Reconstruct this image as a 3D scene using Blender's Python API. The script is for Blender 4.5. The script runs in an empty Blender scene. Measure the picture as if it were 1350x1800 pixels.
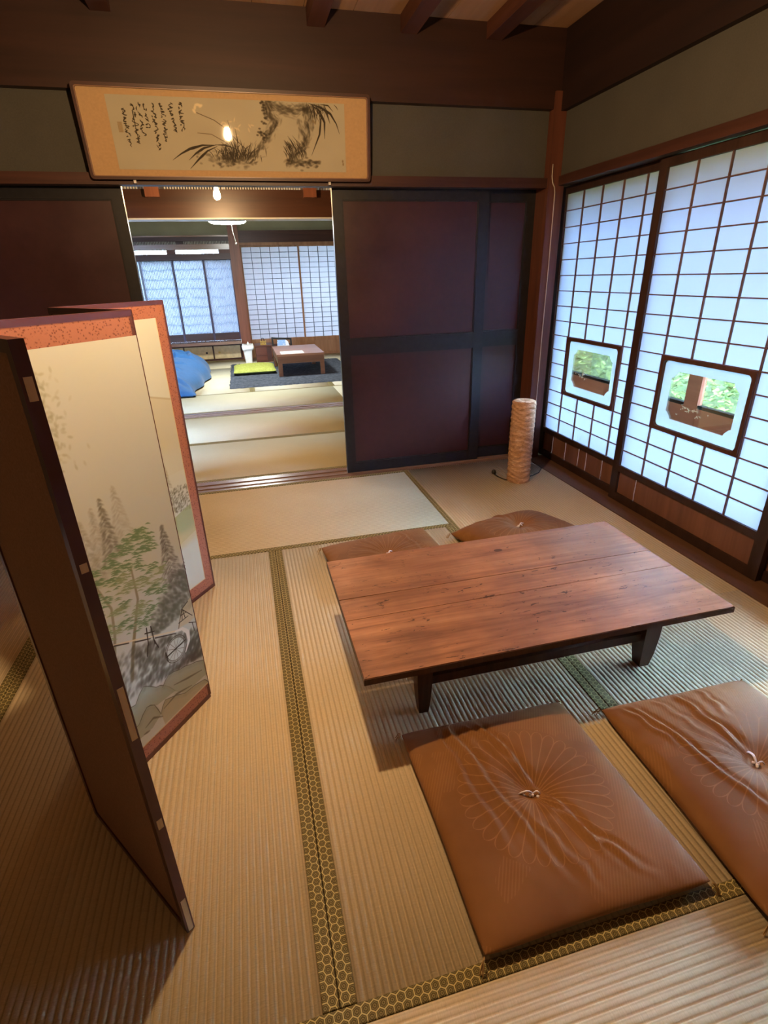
import bpy, bmesh, math, random
import numpy as np
from mathutils import Vector, Matrix

random.seed(7)
rng = np.random.default_rng(7)
S = bpy.context.scene
COL = S.collection

# ------------------------------------------------------------------ camera
cam_d = bpy.data.cameras.new('camera')
cam = bpy.data.objects.new('camera', cam_d)
COL.objects.link(cam)
cam_d.sensor_fit = 'HORIZONTAL'
cam_d.sensor_width = 36.0
cam_d.lens = 928.52 / 1350 * 36.0
cam_d.clip_start = 0.05
cam_d.clip_end = 200
yaw, pitch, roll = 0.2383, -0.4201, -0.0292
f = Vector((math.sin(yaw) * math.cos(pitch), math.cos(yaw) * math.cos(pitch), math.sin(pitch)))
r = Vector((math.cos(yaw), -math.sin(yaw), 0))
u = r.cross(f)
r2 = r * math.cos(roll) + u * math.sin(roll)
u2 = -r * math.sin(roll) + u * math.cos(roll)
M = Matrix((r2, u2, -f)).transposed().to_4x4()
M.translation = Vector((-0.0172, -3.2454, 1.2025))
cam.matrix_world = M
S.camera = cam

# ------------------------------------------------------------------ sky, exposure
SKY_STRENGTH = 62.0
BULB = 2350.0
world = bpy.data.worlds.new('sky')
S.world = world
world.use_nodes = True
wt = world.node_tree
wt.nodes.clear()
w_out = wt.nodes.new('ShaderNodeOutputWorld')
w_bg = wt.nodes.new('ShaderNodeBackground')
w_bg.inputs['Color'].default_value = (0.47, 0.67, 1.0, 1)      # even, lightly clouded daylight sky
w_bg.inputs['Strength'].default_value = SKY_STRENGTH
wt.links.new(w_bg.outputs[0], w_out.inputs[0])

S.view_settings.view_transform = 'Standard'
S.view_settings.look = 'None'
S.view_settings.exposure = 0.0
S.view_settings.gamma = 1.0
S.view_settings.use_curve_mapping = False
S.cycles.use_denoising = True
S.cycles.max_bounces = 10
S.cycles.diffuse_bounces = 6
S.cycles.glossy_bounces = 4
S.cycles.transmission_bounces = 8
S.cycles.transparent_max_bounces = 12
S.cycles.sample_clamp_indirect = 8.0
S.cycles.caustics_reflective = False
S.cycles.caustics_refractive = False

# ------------------------------------------------------------------ node helper
class G:
    def __init__(s, name):
        s.m = bpy.data.materials.new(name)
        s.m.use_nodes = True
        s.t = s.m.node_tree
        s.t.nodes.clear()
        s.out = s.t.nodes.new('ShaderNodeOutputMaterial')
        s._c = {}
    def n(s, kind, ins=None, **kw):
        nd = s.t.nodes.new('ShaderNode' + kind)
        for k, v in kw.items():
            setattr(nd, k, v)
        for k, v in (ins or {}).items():
            s.put(nd.inputs[k], v)
        return nd
    def put(s, sock, v):
        if isinstance(v, bpy.types.NodeSocket):
            s.t.links.new(v, sock)
        elif isinstance(v, tuple) and len(v) == 3 and sock.type == 'RGBA':
            sock.default_value = (*v, 1)
        else:
            sock.default_value = v
    def mt(s, op, a, b=None, c=None):
        nd = s.n('Math', operation=op)
        for i, v in enumerate((a, b, c)):
            if v is not None:
                s.put(nd.inputs[i], v)
        return nd.outputs[0]
    def vm(s, op, a, b=None):
        nd = s.n('VectorMath', operation=op)
        s.put(nd.inputs[0], a)
        if b is not None:
            s.put(nd.inputs[1], b)
        return nd.outputs['Value'] if op in ('DOT_PRODUCT', 'LENGTH') else nd.outputs[0]
    def obj(s):
        if 'o' not in s._c:
            s._c['o'] = s.n('TexCoord').outputs['Object']
        return s._c['o']
    def xyz(s, v=None):
        nd = s.n('SeparateXYZ')
        s.put(nd.inputs[0], v or s.obj())
        return nd.outputs
    def noise(s, scale, detail=4, rough=0.55, vec=None, stretch=None, dist=0.0):
        v = vec or s.obj()
        if stretch:
            v = s.vm('MULTIPLY', v, stretch)
        nd = s.n('TexNoise', {'Vector': v, 'Scale': scale, 'Detail': detail, 'Roughness': rough, 'Distortion': dist})
        return nd.outputs['Fac']
    def ramp(s, fac, stops):
        nd = s.n('ValToRGB')
        cr = nd.color_ramp
        while len(cr.elements) < len(stops):
            cr.elements.new(0.5)
        for e, (p, c) in zip(cr.elements, stops):
            e.position = p
            e.color = (*c, 1) if len(c) == 3 else c
        s.put(nd.inputs[0], fac)
        return nd.outputs[0]
    def mix(s, fac, a, b, blend='MIX'):
        nd = s.n('Mix', data_type='RGBA', blend_type=blend)
        s.put(nd.inputs[0], fac)
        s.put(nd.inputs[6], a if not isinstance(a, tuple) else (*a, 1))
        s.put(nd.inputs[7], b if not isinstance(b, tuple) else (*b, 1))
        return nd.outputs[2]
    def bump(s, h, strength=0.3, dist=0.002, normal=None):
        ins = {'Height': h, 'Strength': strength, 'Distance': dist}
        if normal is not None:
            ins['Normal'] = normal
        return s.n('Bump', ins).outputs[0]
    def pbr(s, col, rough=0.6, normal=None, spec=0.5, metal=0.0, sheen=0.0, coat=0.0, coat_rough=0.2):
        ins = {'Base Color': col, 'Roughness': rough, 'Specular IOR Level': spec, 'Metallic': metal}
        if normal is not None:
            ins['Normal'] = normal
        if sheen:
            ins['Sheen Weight'] = sheen
        if coat:
            ins['Coat Weight'] = coat
            ins['Coat Roughness'] = coat_rough
        nd = s.n('BsdfPrincipled', ins)
        s.t.links.new(nd.outputs[0], s.out.inputs[0])
        return s.m
    def surf(s, sh):
        s.t.links.new(sh, s.out.inputs[0])
        return s.m

def m_wood(name, dark, light, rough=0.5, along='x', scale=14.0, spec=0.4, bump=0.15, coat=0.0):
    g = G(name)
    st = {'x': (0.06, 1, 1), 'y': (1, 0.06, 1), 'z': (1, 1, 0.06)}[along]
    a = g.noise(scale, 6, 0.6, stretch=st, dist=0.6)
    b = g.noise(scale * 6, 3, 0.6, stretch=st)
    c = g.ramp(g.mt('ADD', g.mt('MULTIPLY', a, 0.7), g.mt('MULTIPLY', b, 0.3)), [(0.32, dark), (0.68, light)])
    return g.pbr(c, rough, g.bump(b, bump, 0.0015), spec, coat=coat)

def m_plain(name, col, rough=0.6, spec=0.4, var=0.12, scale=30, bump=0.0, metal=0.0, sheen=0.0):
    g = G(name)
    n_ = g.noise(scale, 4)
    lo = tuple(c * (1 - var) for c in col)
    hi = tuple(min(1, c * (1 + var)) for c in col)
    return g.pbr(g.ramp(n_, [(0.3, lo), (0.7, hi)]), rough, g.bump(n_, bump, 0.002) if bump else None, spec, metal, sheen)

def m_plaster(name, col):
    g = G(name)
    a = g.noise(3, 4)
    b = g.noise(160, 3)
    c = g.ramp(g.mt('ADD', g.mt('MULTIPLY', a, 0.6), g.mt('MULTIPLY', b, 0.4)),
               [(0.3, tuple(x * 0.85 for x in col)), (0.7, tuple(x * 1.12 for x in col))])
    return g.pbr(c, 0.95, g.bump(b, 0.25, 0.002), 0.1)

def m_tatami(name, c1, c2, ribs=False):
    g = G(name)
    x, y, z = g.xyz()[:3]
    big = g.noise(2.2, 3)
    reed = g.noise(1.0, 3, 0.7, stretch=(420, 30, 1))
    fine = g.noise(240, 2)
    fac = g.mt('ADD', g.mt('ADD', g.mt('MULTIPLY', big, 0.35), g.mt('MULTIPLY', reed, 0.4)), g.mt('MULTIPLY', fine, 0.25))
    c = g.ramp(fac, [(0.3, c1), (0.7, c2)])
    h = reed
    if ribs:
        rib = g.mt('SINE', g.mt('MULTIPLY', y, 2 * math.pi / 0.0155))
        h = g.mt('ADD', g.mt('MULTIPLY', rib, 0.7), g.mt('MULTIPLY', reed, 0.3))
    else:
        # the warp thread sits in each valley and draws the reeds together: a darker tone mixed in along it
        v = g.mt('POWER', g.mt('ABSOLUTE', g.mt('COSINE', g.mt('MULTIPLY', y, math.pi / 0.0155))), 14.0)
        c = g.mix(g.mt('MULTIPLY', v, 0.38), c, tuple(q * 0.42 for q in c1))
    return g.pbr(c, 0.72, g.bump(h, 0.35, 0.0012), 0.22)

def m_hex(name, line, fill, pitch=0.0165):
    g = G(name)
    p = g.vm('ADD', g.vm('MULTIPLY', g.obj(), (1 / pitch, 1 / pitch, 0)), (692.8 + 0.0, 692.82, 0))
    rr = (1.0, 1.7320508, 1.0)
    half = (0.5, 0.8660254, 0.5)
    a = g.vm('SUBTRACT', g.vm('MODULO', p, rr), half)
    b = g.vm('SUBTRACT', g.vm('MODULO', g.vm('SUBTRACT', p, half), rr), half)
    a = g.vm('MULTIPLY', a, (1, 1, 0)); b = g.vm('MULTIPLY', b, (1, 1, 0))
    da, db = g.vm('LENGTH', a), g.vm('LENGTH', b)
    pick = g.mt('LESS_THAN', da, db)
    nd = g.n('Mix', data_type='VECTOR')
    g.put(nd.inputs[0], pick); g.put(nd.inputs[4], b); g.put(nd.inputs[5], a)
    q = g.vm('ABSOLUTE', nd.outputs[1])
    d = g.mt('MAXIMUM', g.vm('DOT_PRODUCT', q, (0.5, 0.8660254, 0)), g.vm('DOT_PRODUCT', q, (1, 0, 0)))
    edge = g.mt('GREATER_THAN', d, 0.435)
    ring = g.mt('MULTIPLY', g.mt('GREATER_THAN', d, 0.29), g.mt('LESS_THAN', d, 0.34))
    dot = g.mt('MULTIPLY', g.mt('GREATER_THAN', d, 0.09), g.mt('LESS_THAN', d, 0.16))
    inner = g.mt('MULTIPLY', g.mt('ADD', ring, dot), 0.4)
    fac = g.mt('MINIMUM', g.mt('ADD', edge, inner), 1.0)
    c = g.mix(fac, fill, line)
    return g.pbr(c, 0.8, g.bump(fac, 0.3, 0.0006), 0.2)

def m_paper(name, through, back):
    """thin paper: part of the light passes through scattered, part is thrown back scattered"""
    g = G(name)
    n_ = g.noise(9, 5, 0.6)
    fib = g.noise(90, 3, stretch=(1, 1, 0.3))
    k = g.mt('ADD', 0.90, g.mt('MULTIPLY', g.mt('ADD', n_, fib), 0.10))
    tr = g.n('BsdfTranslucent', {'Color': g.mix(k, tuple(x * 0.6 for x in through), through)})
    df = g.n('BsdfDiffuse', {'Color': back})
    ad = g.n('AddShader')
    g.t.links.new(df.outputs[0], ad.inputs[0])
    g.t.links.new(tr.outputs[0], ad.inputs[1])
    return g.surf(ad.outputs[0])

def m_glass(name, tint=(0.97, 1.0, 0.98), gloss=0.06):
    g = G(name)
    tr = g.n('BsdfTransparent', {'Color': tint})
    gl = g.n('BsdfGlossy', {'Color': (1, 1, 1), 'Roughness': 0.02})
    lw = g.n('LayerWeight', {'Blend': 0.25})
    mx = g.n('MixShader', {0: g.mt('ADD', g.mt('MULTIPLY', lw.outputs['Fresnel'], 0.6), gloss * 0.3)})
    g.t.links.new(tr.outputs[0], mx.inputs[1])
    g.t.links.new(gl.outputs[0], mx.inputs[2])
    return g.surf(mx.outputs[0])

def m_emit(name, col, strength):
    g = G(name)
    e = g.n('Emission', {'Color': col, 'Strength': strength})
    return g.surf(e.outputs[0])

def m_image(name, img, rough=0.8, spec=0.2, bump=0.0):
    g = G(name)
    uv = g.n('TexCoord').outputs['UV']
    ti = g.n('TexImage', {'Vector': uv}, image=img, extension='EXTEND')
    nz = g.noise(220, 3)
    return g.pbr(ti.outputs[0], rough, g.bump(nz, bump, 0.0008) if bump else None, spec)

MT = {}
MT['tatami'] = m_tatami('tatami_straw', (0.48, 0.40, 0.265), (0.68, 0.58, 0.41))
MT['tatami_far'] = m_tatami('tatami_straw_newer', (0.55, 0.51, 0.36), (0.68, 0.64, 0.48), ribs=True)
MT['hex'] = m_hex('tortoiseshell_braid', (0.47, 0.39, 0.17), (0.085, 0.068, 0.026))
MT['beam'] = m_wood('beam_wood', (0.016, 0.006, 0.004), (0.045, 0.016, 0.010), 0.5, 'x', 5)
MT['beam_y'] = m_wood('beam_wood_side', (0.010, 0.0035, 0.003), (0.026, 0.009, 0.006), 0.6, 'y', 5)  # same beam wood, darkened to stand in for dimmer light at the sides
MT['trim'] = m_wood('dark_trim', (0.03, 0.011, 0.008), (0.075, 0.027, 0.018), 0.45, 'x', 8)
MT['trim_y'] = m_wood('dark_trim_side', (0.03, 0.011, 0.008), (0.075, 0.027, 0.018), 0.45, 'y', 8)
MT['post'] = m_wood('post_wood', (0.06, 0.02, 0.012), (0.15, 0.05, 0.028), 0.5, 'z', 9)
MT['post_red'] = m_wood('red_post_wood', (0.12, 0.038, 0.018), (0.26, 0.085, 0.04), 0.45, 'z', 9)
MT['lintel'] = m_wood('red_lintel_wood', (0.030, 0.009, 0.004), (0.075, 0.026, 0.011), 0.38, 'x', 6, 0.5)
MT['ceil'] = m_wood('ceiling_board', (0.30, 0.165, 0.085), (0.48, 0.28, 0.155), 0.6, 'y', 5)
MT['joist'] = m_wood('joist_wood', (0.05, 0.016, 0.01), (0.12, 0.04, 0.022), 0.55, 'y', 8)
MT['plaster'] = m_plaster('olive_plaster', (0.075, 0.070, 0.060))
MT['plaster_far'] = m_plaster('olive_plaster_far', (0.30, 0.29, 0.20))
MT['sill'] = m_wood('threshold_wood', (0.16, 0.09, 0.06), (0.32, 0.20, 0.14), 0.25, 'x', 8, 0.6)
MT['sill_y'] = m_wood('window_sill_wood', (0.07, 0.035, 0.02), (0.17, 0.09, 0.05), 0.4, 'y', 8)
MT['black'] = m_plain('black_lacquer', (0.012, 0.011, 0.014), 0.36, 0.5, 0.3)
def _maroon():
    g = G('maroon_lacquer')
    n_ = g.noise(2.5, 5)
    s_ = g.noise(30, 4)
    c = g.ramp(g.mt('ADD', g.mt('MULTIPLY', n_, 0.7), g.mt('MULTIPLY', s_, 0.3)), [(0.3, (0.024, 0.006, 0.0075)), (0.7, (0.047, 0.013, 0.016))])
    rg = g.mt('ADD', 0.26, g.mt('MULTIPLY', n_, 0.24))
    return g.pbr(c, rg, g.bump(s_, 0.05, 0.001), 0.6)
MT['maroon'] = _maroon()
MT['lattice'] = m_wood('lattice_wood', (0.07, 0.035, 0.025), (0.17, 0.09, 0.065), 0.55, 'z', 20)
MT['shoji_frame'] = m_wood('shoji_frame_wood', (0.02, 0.010, 0.008), (0.05, 0.024, 0.018), 0.4, 'z', 12)
MT['koshi'] = m_wood('kick_board_wood', (0.11, 0.048, 0.032), (0.21, 0.095, 0.062), 0.5, 'z', 10)
MT['inset'] = m_wood('inset_frame_wood', (0.045, 0.018, 0.011), (0.10, 0.042, 0.025), 0.45, 'z', 12)
MT['paper'] = m_paper('shoji_paper', (0.103, 0.122, 0.172), (0.22, 0.25, 0.19))
MT['paper_far'] = m_paper('shoji_paper_far', (0.105, 0.105, 0.105), (0.25, 0.25, 0.25))
MT['frost'] = m_paper('frosted_glass', (0.105, 0.125, 0.145), (0.25, 0.27, 0.27))
MT['glass'] = m_glass('clear_glass')
MT['pic_glass'] = m_glass('picture_glass', (1, 1, 1), 0.10)
MT['lattice_far'] = m_wood('far_lattice_wood', (0.05, 0.05, 0.055), (0.12, 0.12, 0.13), 0.55, 'z', 20)
MT['shoji_far'] = m_wood('far_shoji_frame', (0.20, 0.09, 0.04), (0.36, 0.18, 0.09), 0.5, 'z', 12)
MT['engawa'] = m_wood('veranda_board', (0.34, 0.24, 0.16), (0.56, 0.42, 0.31), 0.5, 'y', 8)
MT['outer_wood'] = m_wood('weathered_wood', (0.32, 0.088, 0.048), (0.46, 0.145, 0.085), 0.7, 'y', 10)
MT['etch'] = m_plain('etched_white', (0.85, 0.85, 0.82), 0.9, 0.1, 0.05)
MT['white'] = m_plain('white_plastic', (0.80, 0.82, 0.80), 0.4, 0.5, 0.03)
MT['wire'] = m_plain('black_cord', (0.02, 0.02, 0.02), 0.5)
MT['pale_wire'] = m_plain('pale_cord', (0.50, 0.42, 0.36), 0.5)
MT['thread'] = m_plain('white_thread', (0.82, 0.78, 0.86), 0.8, 0.2, 0.05, 300)
MT['tan_thread'] = m_plain('tan_thread', (0.42, 0.27, 0.12), 0.8, 0.2, 0.1, 300)
MT['brass'] = m_plain('brass', (0.60, 0.42, 0.12), 0.35, 0.5, 0.2, 60, metal=0.9)
MT['pale_wood'] = m_wood('bare_wood', (0.55, 0.34, 0.17), (0.80, 0.55, 0.30), 0.6, 'z', 30)

# ------------------------------------------------------------------ mesh helpers
def wloc(o):
    v = Vector((0, 0, 0))
    while o:
        v += o.location
        o = o.parent
    return v

def link(name, bm, mat, parent=None, smooth=False, bevel=0.0, seg=1, kind=None, weld=False):
    """one mesh object from a bmesh given in world coordinates (parents carry only a location)"""
    if bevel > 0:
        ed = [e for e in bm.edges if len(e.link_faces) == 2 and e.calc_face_angle(0) > 0.6]
        bmesh.ops.bevel(bm, geom=ed, offset=bevel, segments=seg, affect='EDGES', clamp_overlap=True)
    me = bpy.data.meshes.new(name)
    if parent:
        bmesh.ops.translate(bm, verts=bm.verts, vec=-wloc(parent))
    bm.to_mesh(me)
    bm.free()
    for m in (mat if isinstance(mat, (list, tuple)) else [mat]):
        me.materials.append(m)
    if smooth:
        me.polygons.foreach_set('use_smooth', [True] * len(me.polygons))
    o = bpy.data.objects.new(name, me)
    COL.objects.link(o)
    if parent:
        o.parent = parent
    if kind:
        o['kind'] = kind
    return o

def mesh_np(name, verts, faces, mat, parent=None, smooth=False, kind=None):
    me = bpy.data.meshes.new(name)
    v = np.asarray(verts, float)
    if parent:
        v = v - np.array(wloc(parent))
    me.from_pydata(v.tolist(), [], faces)
    me.materials.append(mat)
    if smooth:
        me.polygons.foreach_set('use_smooth', [True] * len(me.polygons))
    o = bpy.data.objects.new(name, me)
    COL.objects.link(o)
    if parent:
        o.parent = parent
    if kind:
        o['kind'] = kind
    return o

def empty(name, loc=(0, 0, 0), parent=None):
    o = bpy.data.objects.new(name, None)
    o.empty_display_size = 0.1
    o.location = Vector(loc)
    COL.objects.link(o)
    if parent:
        o.parent = parent
    return o

def thing(name, label, cat, loc=(0, 0, 0), group=None):
    o = empty(name, loc)
    return tag(o, label, cat, group)

def tag(o, label, cat, group=None):
    o['label'] = label
    o['category'] = cat
    if group:
        o['group'] = group
    return o

def struct(o):
    o['kind'] = 'structure'
    return o

class Pl:
    """a wall plane: origin O, U along the wall, V up, W out of the wall towards the viewer"""
    def __init__(s, O, U):
        s.O = Vector(O)
        s.U = Vector(U).normalized()
        s.V = Vector((0, 0, 1))
        s.W = s.U.cross(s.V)
    def p(s, a, b, c=0.0):
        return s.O + s.U * a + s.V * b + s.W * c
IDW = Pl((0, 0, 0), (1, 0, 0))      # u=x, v=z, w=-y

def bx(bm, u0, u1, v0, v1, w0, w1, pl=IDW):
    vs = [bm.verts.new(pl.p(a, b, c)) for c in (w0, w1) for b in (v0, v1) for a in (u0, u1)]
    for q in ((0, 2, 3, 1), (4, 5, 7, 6), (0, 1, 5, 4), (2, 6, 7, 3), (0, 4, 6, 2), (1, 3, 7, 5)):
        bm.faces.new([vs[i] for i in q])
    return vs

def B(x0, x1, y0, y1, z0, z1):
    """bmesh holding one axis-aligned box"""
    bm = bmesh.new()
    bx(bm, x0, x1, z0, z1, -y1, -y0)
    return bm

def PB(pl, u0, u1, v0, v1, w0, w1):
    bm = bmesh.new()
    bx(bm, u0, u1, v0, v1, w0, w1, pl)
    return bm

def quad(pl, u0, u1, v0, v1, w):
    bm = bmesh.new()
    vs = [bm.verts.new(pl.p(a, b, w)) for a, b in ((u0, v0), (u1, v0), (u1, v1), (u0, v1))]
    fc = bm.faces.new(vs)
    uvl = bm.loops.layers.uv.new('uv')
    for lp, t in zip(fc.loops, ((0, 0), (1, 0), (1, 1), (0, 1))):
        lp[uvl].uv = t
    return bm

def tube(bm, pts, rad, n=6, cap=True):
    pts = [Vector(p) for p in pts]
    rings = []
    up = Vector((0, 0, 1))
    for i, p in enumerate(pts):
        d = (pts[min(i + 1, len(pts) - 1)] - pts[max(i - 1, 0)]).normalized()
        a = d.cross(up)
        if a.length < 0.05:
            a = d.cross(Vector((0, 1, 0)))
        a.normalize()
        b = d.cross(a)
        rr = rad[i] if isinstance(rad, (list, tuple)) else rad
        rings.append([bm.verts.new(p + (a * math.cos(2 * math.pi * k / n) + b * math.sin(2 * math.pi * k / n)) * rr) for k in range(n)])
    for i in range(len(rings) - 1):
        for k in range(n):
            bm.faces.new((rings[i][k], rings[i][(k + 1) % n], rings[i + 1][(k + 1) % n], rings[i + 1][k]))
    if cap:
        bm.faces.new(rings[0][::-1])
        bm.faces.new(rings[-1])

def lathe(bm, c, prof, n=32):
    c = Vector(c)
    rings = []
    for rr, z in prof:
        rings.append([bm.verts.new(c + Vector((rr * math.cos(2 * math.pi * k / n), rr * math.sin(2 * math.pi * k / n), z))) for k in range(n)])
    for i in range(len(rings) - 1):
        for k in range(n):
            bm.faces.new((rings[i][k], rings[i][(k + 1) % n], rings[i + 1][(k + 1) % n], rings[i + 1][k]))
    bm.faces.new(rings[0][::-1])
    bm.faces.new(rings[-1])

def ball(bm, c, rr, sx=1, sy=1, sz=1, sub=2):
    bmesh.ops.create_icosphere(bm, subdivisions=sub, radius=1.0, matrix=Matrix.Translation(Vector(c)) @ Matrix.Diagonal((rr * sx, rr * sy, rr * sz, 1)))

def prism(pl, pts, w0, w1):
    bm = bmesh.new()
    a = [bm.verts.new(pl.p(x, y, w0)) for x, y in pts]
    b = [bm.verts.new(pl.p(x, y, w1)) for x, y in pts]
    bm.faces.new(a[::-1])
    bm.faces.new(b)
    for i in range(len(pts)):
        j = (i + 1) % len(pts)
        bm.faces.new((a[i], a[j], b[j], b[i]))
    bmesh.ops.recalc_face_normals(bm, faces=bm.faces)
    return bm

def ring_prism(pl, outer, inner, w0, w1):
    """flat frame between two outlines of the same number of points"""
    bm = bmesh.new()
    o0 = [bm.verts.new(pl.p(x, y, w0)) for x, y in outer]
    o1 = [bm.verts.new(pl.p(x, y, w1)) for x, y in outer]
    i0 = [bm.verts.new(pl.p(x, y, w0)) for x, y in inner]
    i1 = [bm.verts.new(pl.p(x, y, w1)) for x, y in inner]
    n = len(outer)
    for k in range(n):
        j = (k + 1) % n
        bm.faces.new((o1[k], o1[j], i1[j], i1[k]))
        bm.faces.new((o0[j], o0[k], i0[k], i0[j]))
        bm.faces.new((o0[k], o0[j], o1[j], o1[k]))
        bm.faces.new((i0[j], i0[k], i1[k], i1[j]))
    return bm

def flat_ring(pl, outer, inner, w_):
    bm = bmesh.new()
    o = [bm.verts.new(pl.p(x, y, w_)) for x, y in outer]
    i = [bm.verts.new(pl.p(x, y, w_)) for x, y in inner]
    for k in range(len(o)):
        j = (k + 1) % len(o)
        bm.faces.new((o[k], o[j], i[j], i[k]))
    return bm

def rrect(u0, u1, v0, v1, rad, n=5):
    pts = []
    for cx, cy, a0 in ((u1 - rad, v1 - rad, 0), (u0 + rad, v1 - rad, 90), (u0 + rad, v0 + rad, 180), (u1 - rad, v0 + rad, 270)):
        for k in range(n + 1):
            a = math.radians(a0 + 90 * k / n)
            pts.append((cx + rad * math.cos(a), cy + rad * math.sin(a)))
    return pts

# ------------------------------------------------------------------ floor and tatami
floor = struct(link('floor', B(-2.8, 2.0, -3.75, 6.3, -0.12, -0.033), MT['joist']))

def mat_mesh(L, W, ribs=True, border=True, sides=(1, -1)):
    """tatami core lying along local x; the ribs of the weave are real ridges"""
    bw = 0.031 if border else 0.0
    y0 = -W / 2 + (bw if -1 in sides else 0.001)
    y1 = W / 2 - (bw if 1 in sides else 0.001)
    ys, zs = [], []
    if ribs:
        per, k = 0.0155, 8
        nrib = int((y1 - y0) / per)
        per = (y1 - y0) / nrib
        for i in range(nrib * k + 1):
            t = i / k
            ys.append(y0 + per * t)
            zs.append(-0.0028 * (1 - abs(math.sin(math.pi * t)) ** 0.55))
    else:
        ys, zs = [y0, y1], [0, 0]
    ys = [y0] + ys + [y1]
    zs = [-0.03] + zs + [-0.03]
    bm = bmesh.new()
    xs = np.linspace(-L / 2, L / 2, 3)
    vv = [[bm.verts.new((x, y, z)) for y, z in zip(ys, zs)] for x in xs]
    for i in range(len(xs) - 1):
        for j in range(len(ys) - 1):
            bm.faces.new((vv[i][j], vv[i + 1][j], vv[i + 1][j + 1], vv[i][j + 1]))
    for row, s in ((vv[0], 1), (vv[-1], -1)):
        bm.faces.new(row if s > 0 else row[::-1])
    me = bpy.data.meshes.new('tatami_mat')
    bm.to_mesh(me)
    bm.free()
    me.polygons.foreach_set('use_smooth', [True] * len(me.polygons))
    bme = None
    if border:
        bme = []
        for s in sides:
            b = bmesh.new()
            ya, yb = (y1, W / 2 - 0.0008) if s > 0 else (-W / 2 + 0.0008, y0)
            bx(b, -L / 2, L / 2, -0.029, 0.0012, -yb, -ya)
            bmesh.ops.bevel(b, geom=list(b.edges), offset=0.001, segments=1, affect='EDGES')
            m = bpy.data.meshes.new('cloth_border')
            b.to_mesh(m)
            b.free()
            m.materials.append(MT['hex'])
            bme.append(m)
    return me, bme

_mats = {}
def lay_mat(x0, x1, y0, y1, along, key='near', sides=(1, -1)):
    L, W = (x1 - x0, y1 - y0) if along == 'x' else (y1 - y0, x1 - x0)
    k = (round(L, 3), round(W, 3), key, sides)
    if k not in _mats:
        me, bme = mat_mesh(L - 0.0015, W, key == 'near', True, sides)
        me.materials.append(MT['tatami'] if key == 'near' else MT['tatami_far'])
        _mats[k] = (me, bme)
    me, bme = _mats[k]
    o = bpy.data.objects.new('tatami_mat', me)
    COL.objects.link(o)
    o.parent = floor
    o.location = ((x0 + x1) / 2, (y0 + y1) / 2, 0)
    if along == 'y':
        o.rotation_euler = (0, 0, math.pi / 2)
    for m in bme:
        c = bpy.data.objects.new('cloth_border', m)
        COL.objects.link(c)
        c.parent = o
w = 0.91
lay_mat(-w, w, -w, 0, 'x')
lay_mat(w, 2 * w - 0.012, -2 * w, 0, 'y', sides=(1,))
lay_mat(0, w, -3 * w, -w, 'y')
lay_mat(-w, 0, -3 * w, -w, 'y')
lay_mat(-w, w, -4 * w, -3 * w, 'x')
lay_mat(w, 2 * w - 0.012, -4 * w, -2 * w, 'y', sides=(1,))
lay_mat(-2 * w, -w, -2 * w, 0, 'y')
lay_mat(-2 * w, -w, -4 * w, -2 * w, 'y')
for x0, x1 in ((-2.73, -0.91), (-0.91, 0.91), (0.91, 1.98)):
    lay_mat(x0, x1, 0.19, 1.125, 'x', 'far')
    lay_mat(x0, x1, 1.125, 2.08, 'x', 'far')
for x0, x1 in ((-2.73, -0.955), (-0.955, 0.955), (0.955, 1.98)):
    lay_mat(x0, x1, 2.27, 3.22, 'x', 'far')
    lay_mat(x0, x1, 5.18, 6.12, 'x', 'far')
for x0, x1 in ((-2.73, -1.91), (-1.91, -0.955), (-0.955, 0.0), (0.0, 0.955), (0.955, 1.98)):
    lay_mat(x0, x1, 3.22, 5.18, 'y', 'far')

def threshold(n, x0, x1, y0, y1):
    """grooved sliding-door sill"""
    t = struct(empty('trim_%d' % n))
    d = y1 - y0
    cuts = [0, 0.14, 0.30, 0.52, 0.68, 1.0]
    hs = [0.0, -0.006, 0.0, -0.006, 0.0]
    for a, b, h in zip(cuts, cuts[1:], hs):
        link('groove' if h < 0 else 'sill_strip', B(x0, x1, y0 + d * a, y0 + d * b, -0.033, h), MT['sill'], t, bevel=0.001)
threshold(1, -2.2, 1.82, 0.003, 0.187)
threshold(2, -2.7, 1.98, 2.083, 2.267)
struct(link('trim_3', B(1.812, 2.0, -3.7, 0.0, -0.033, -0.001), MT['sill_y'], bevel=0.002))

# ------------------------------------------------------------------ room shell
wb = struct(empty('wall_back'))
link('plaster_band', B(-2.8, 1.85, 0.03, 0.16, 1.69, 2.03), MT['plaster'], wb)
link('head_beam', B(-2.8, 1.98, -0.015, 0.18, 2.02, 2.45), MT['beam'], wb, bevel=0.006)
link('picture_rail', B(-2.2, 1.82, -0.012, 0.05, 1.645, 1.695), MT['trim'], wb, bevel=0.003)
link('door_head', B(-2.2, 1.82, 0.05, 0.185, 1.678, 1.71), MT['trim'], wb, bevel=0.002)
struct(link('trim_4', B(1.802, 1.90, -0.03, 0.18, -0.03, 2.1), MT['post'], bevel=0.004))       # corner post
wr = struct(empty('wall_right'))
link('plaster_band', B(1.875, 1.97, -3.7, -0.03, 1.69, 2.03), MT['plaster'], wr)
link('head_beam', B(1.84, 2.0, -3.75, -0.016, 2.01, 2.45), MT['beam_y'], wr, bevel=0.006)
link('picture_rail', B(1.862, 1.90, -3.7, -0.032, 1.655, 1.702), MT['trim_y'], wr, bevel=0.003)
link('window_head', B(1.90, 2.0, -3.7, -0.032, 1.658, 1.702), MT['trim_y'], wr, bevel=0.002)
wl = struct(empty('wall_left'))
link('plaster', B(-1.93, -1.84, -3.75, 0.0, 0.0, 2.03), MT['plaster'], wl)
link('head_beam', B(-1.95, -1.82, -3.75, -0.016, 2.02, 2.45), MT['beam_y'], wl, bevel=0.006)
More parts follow.
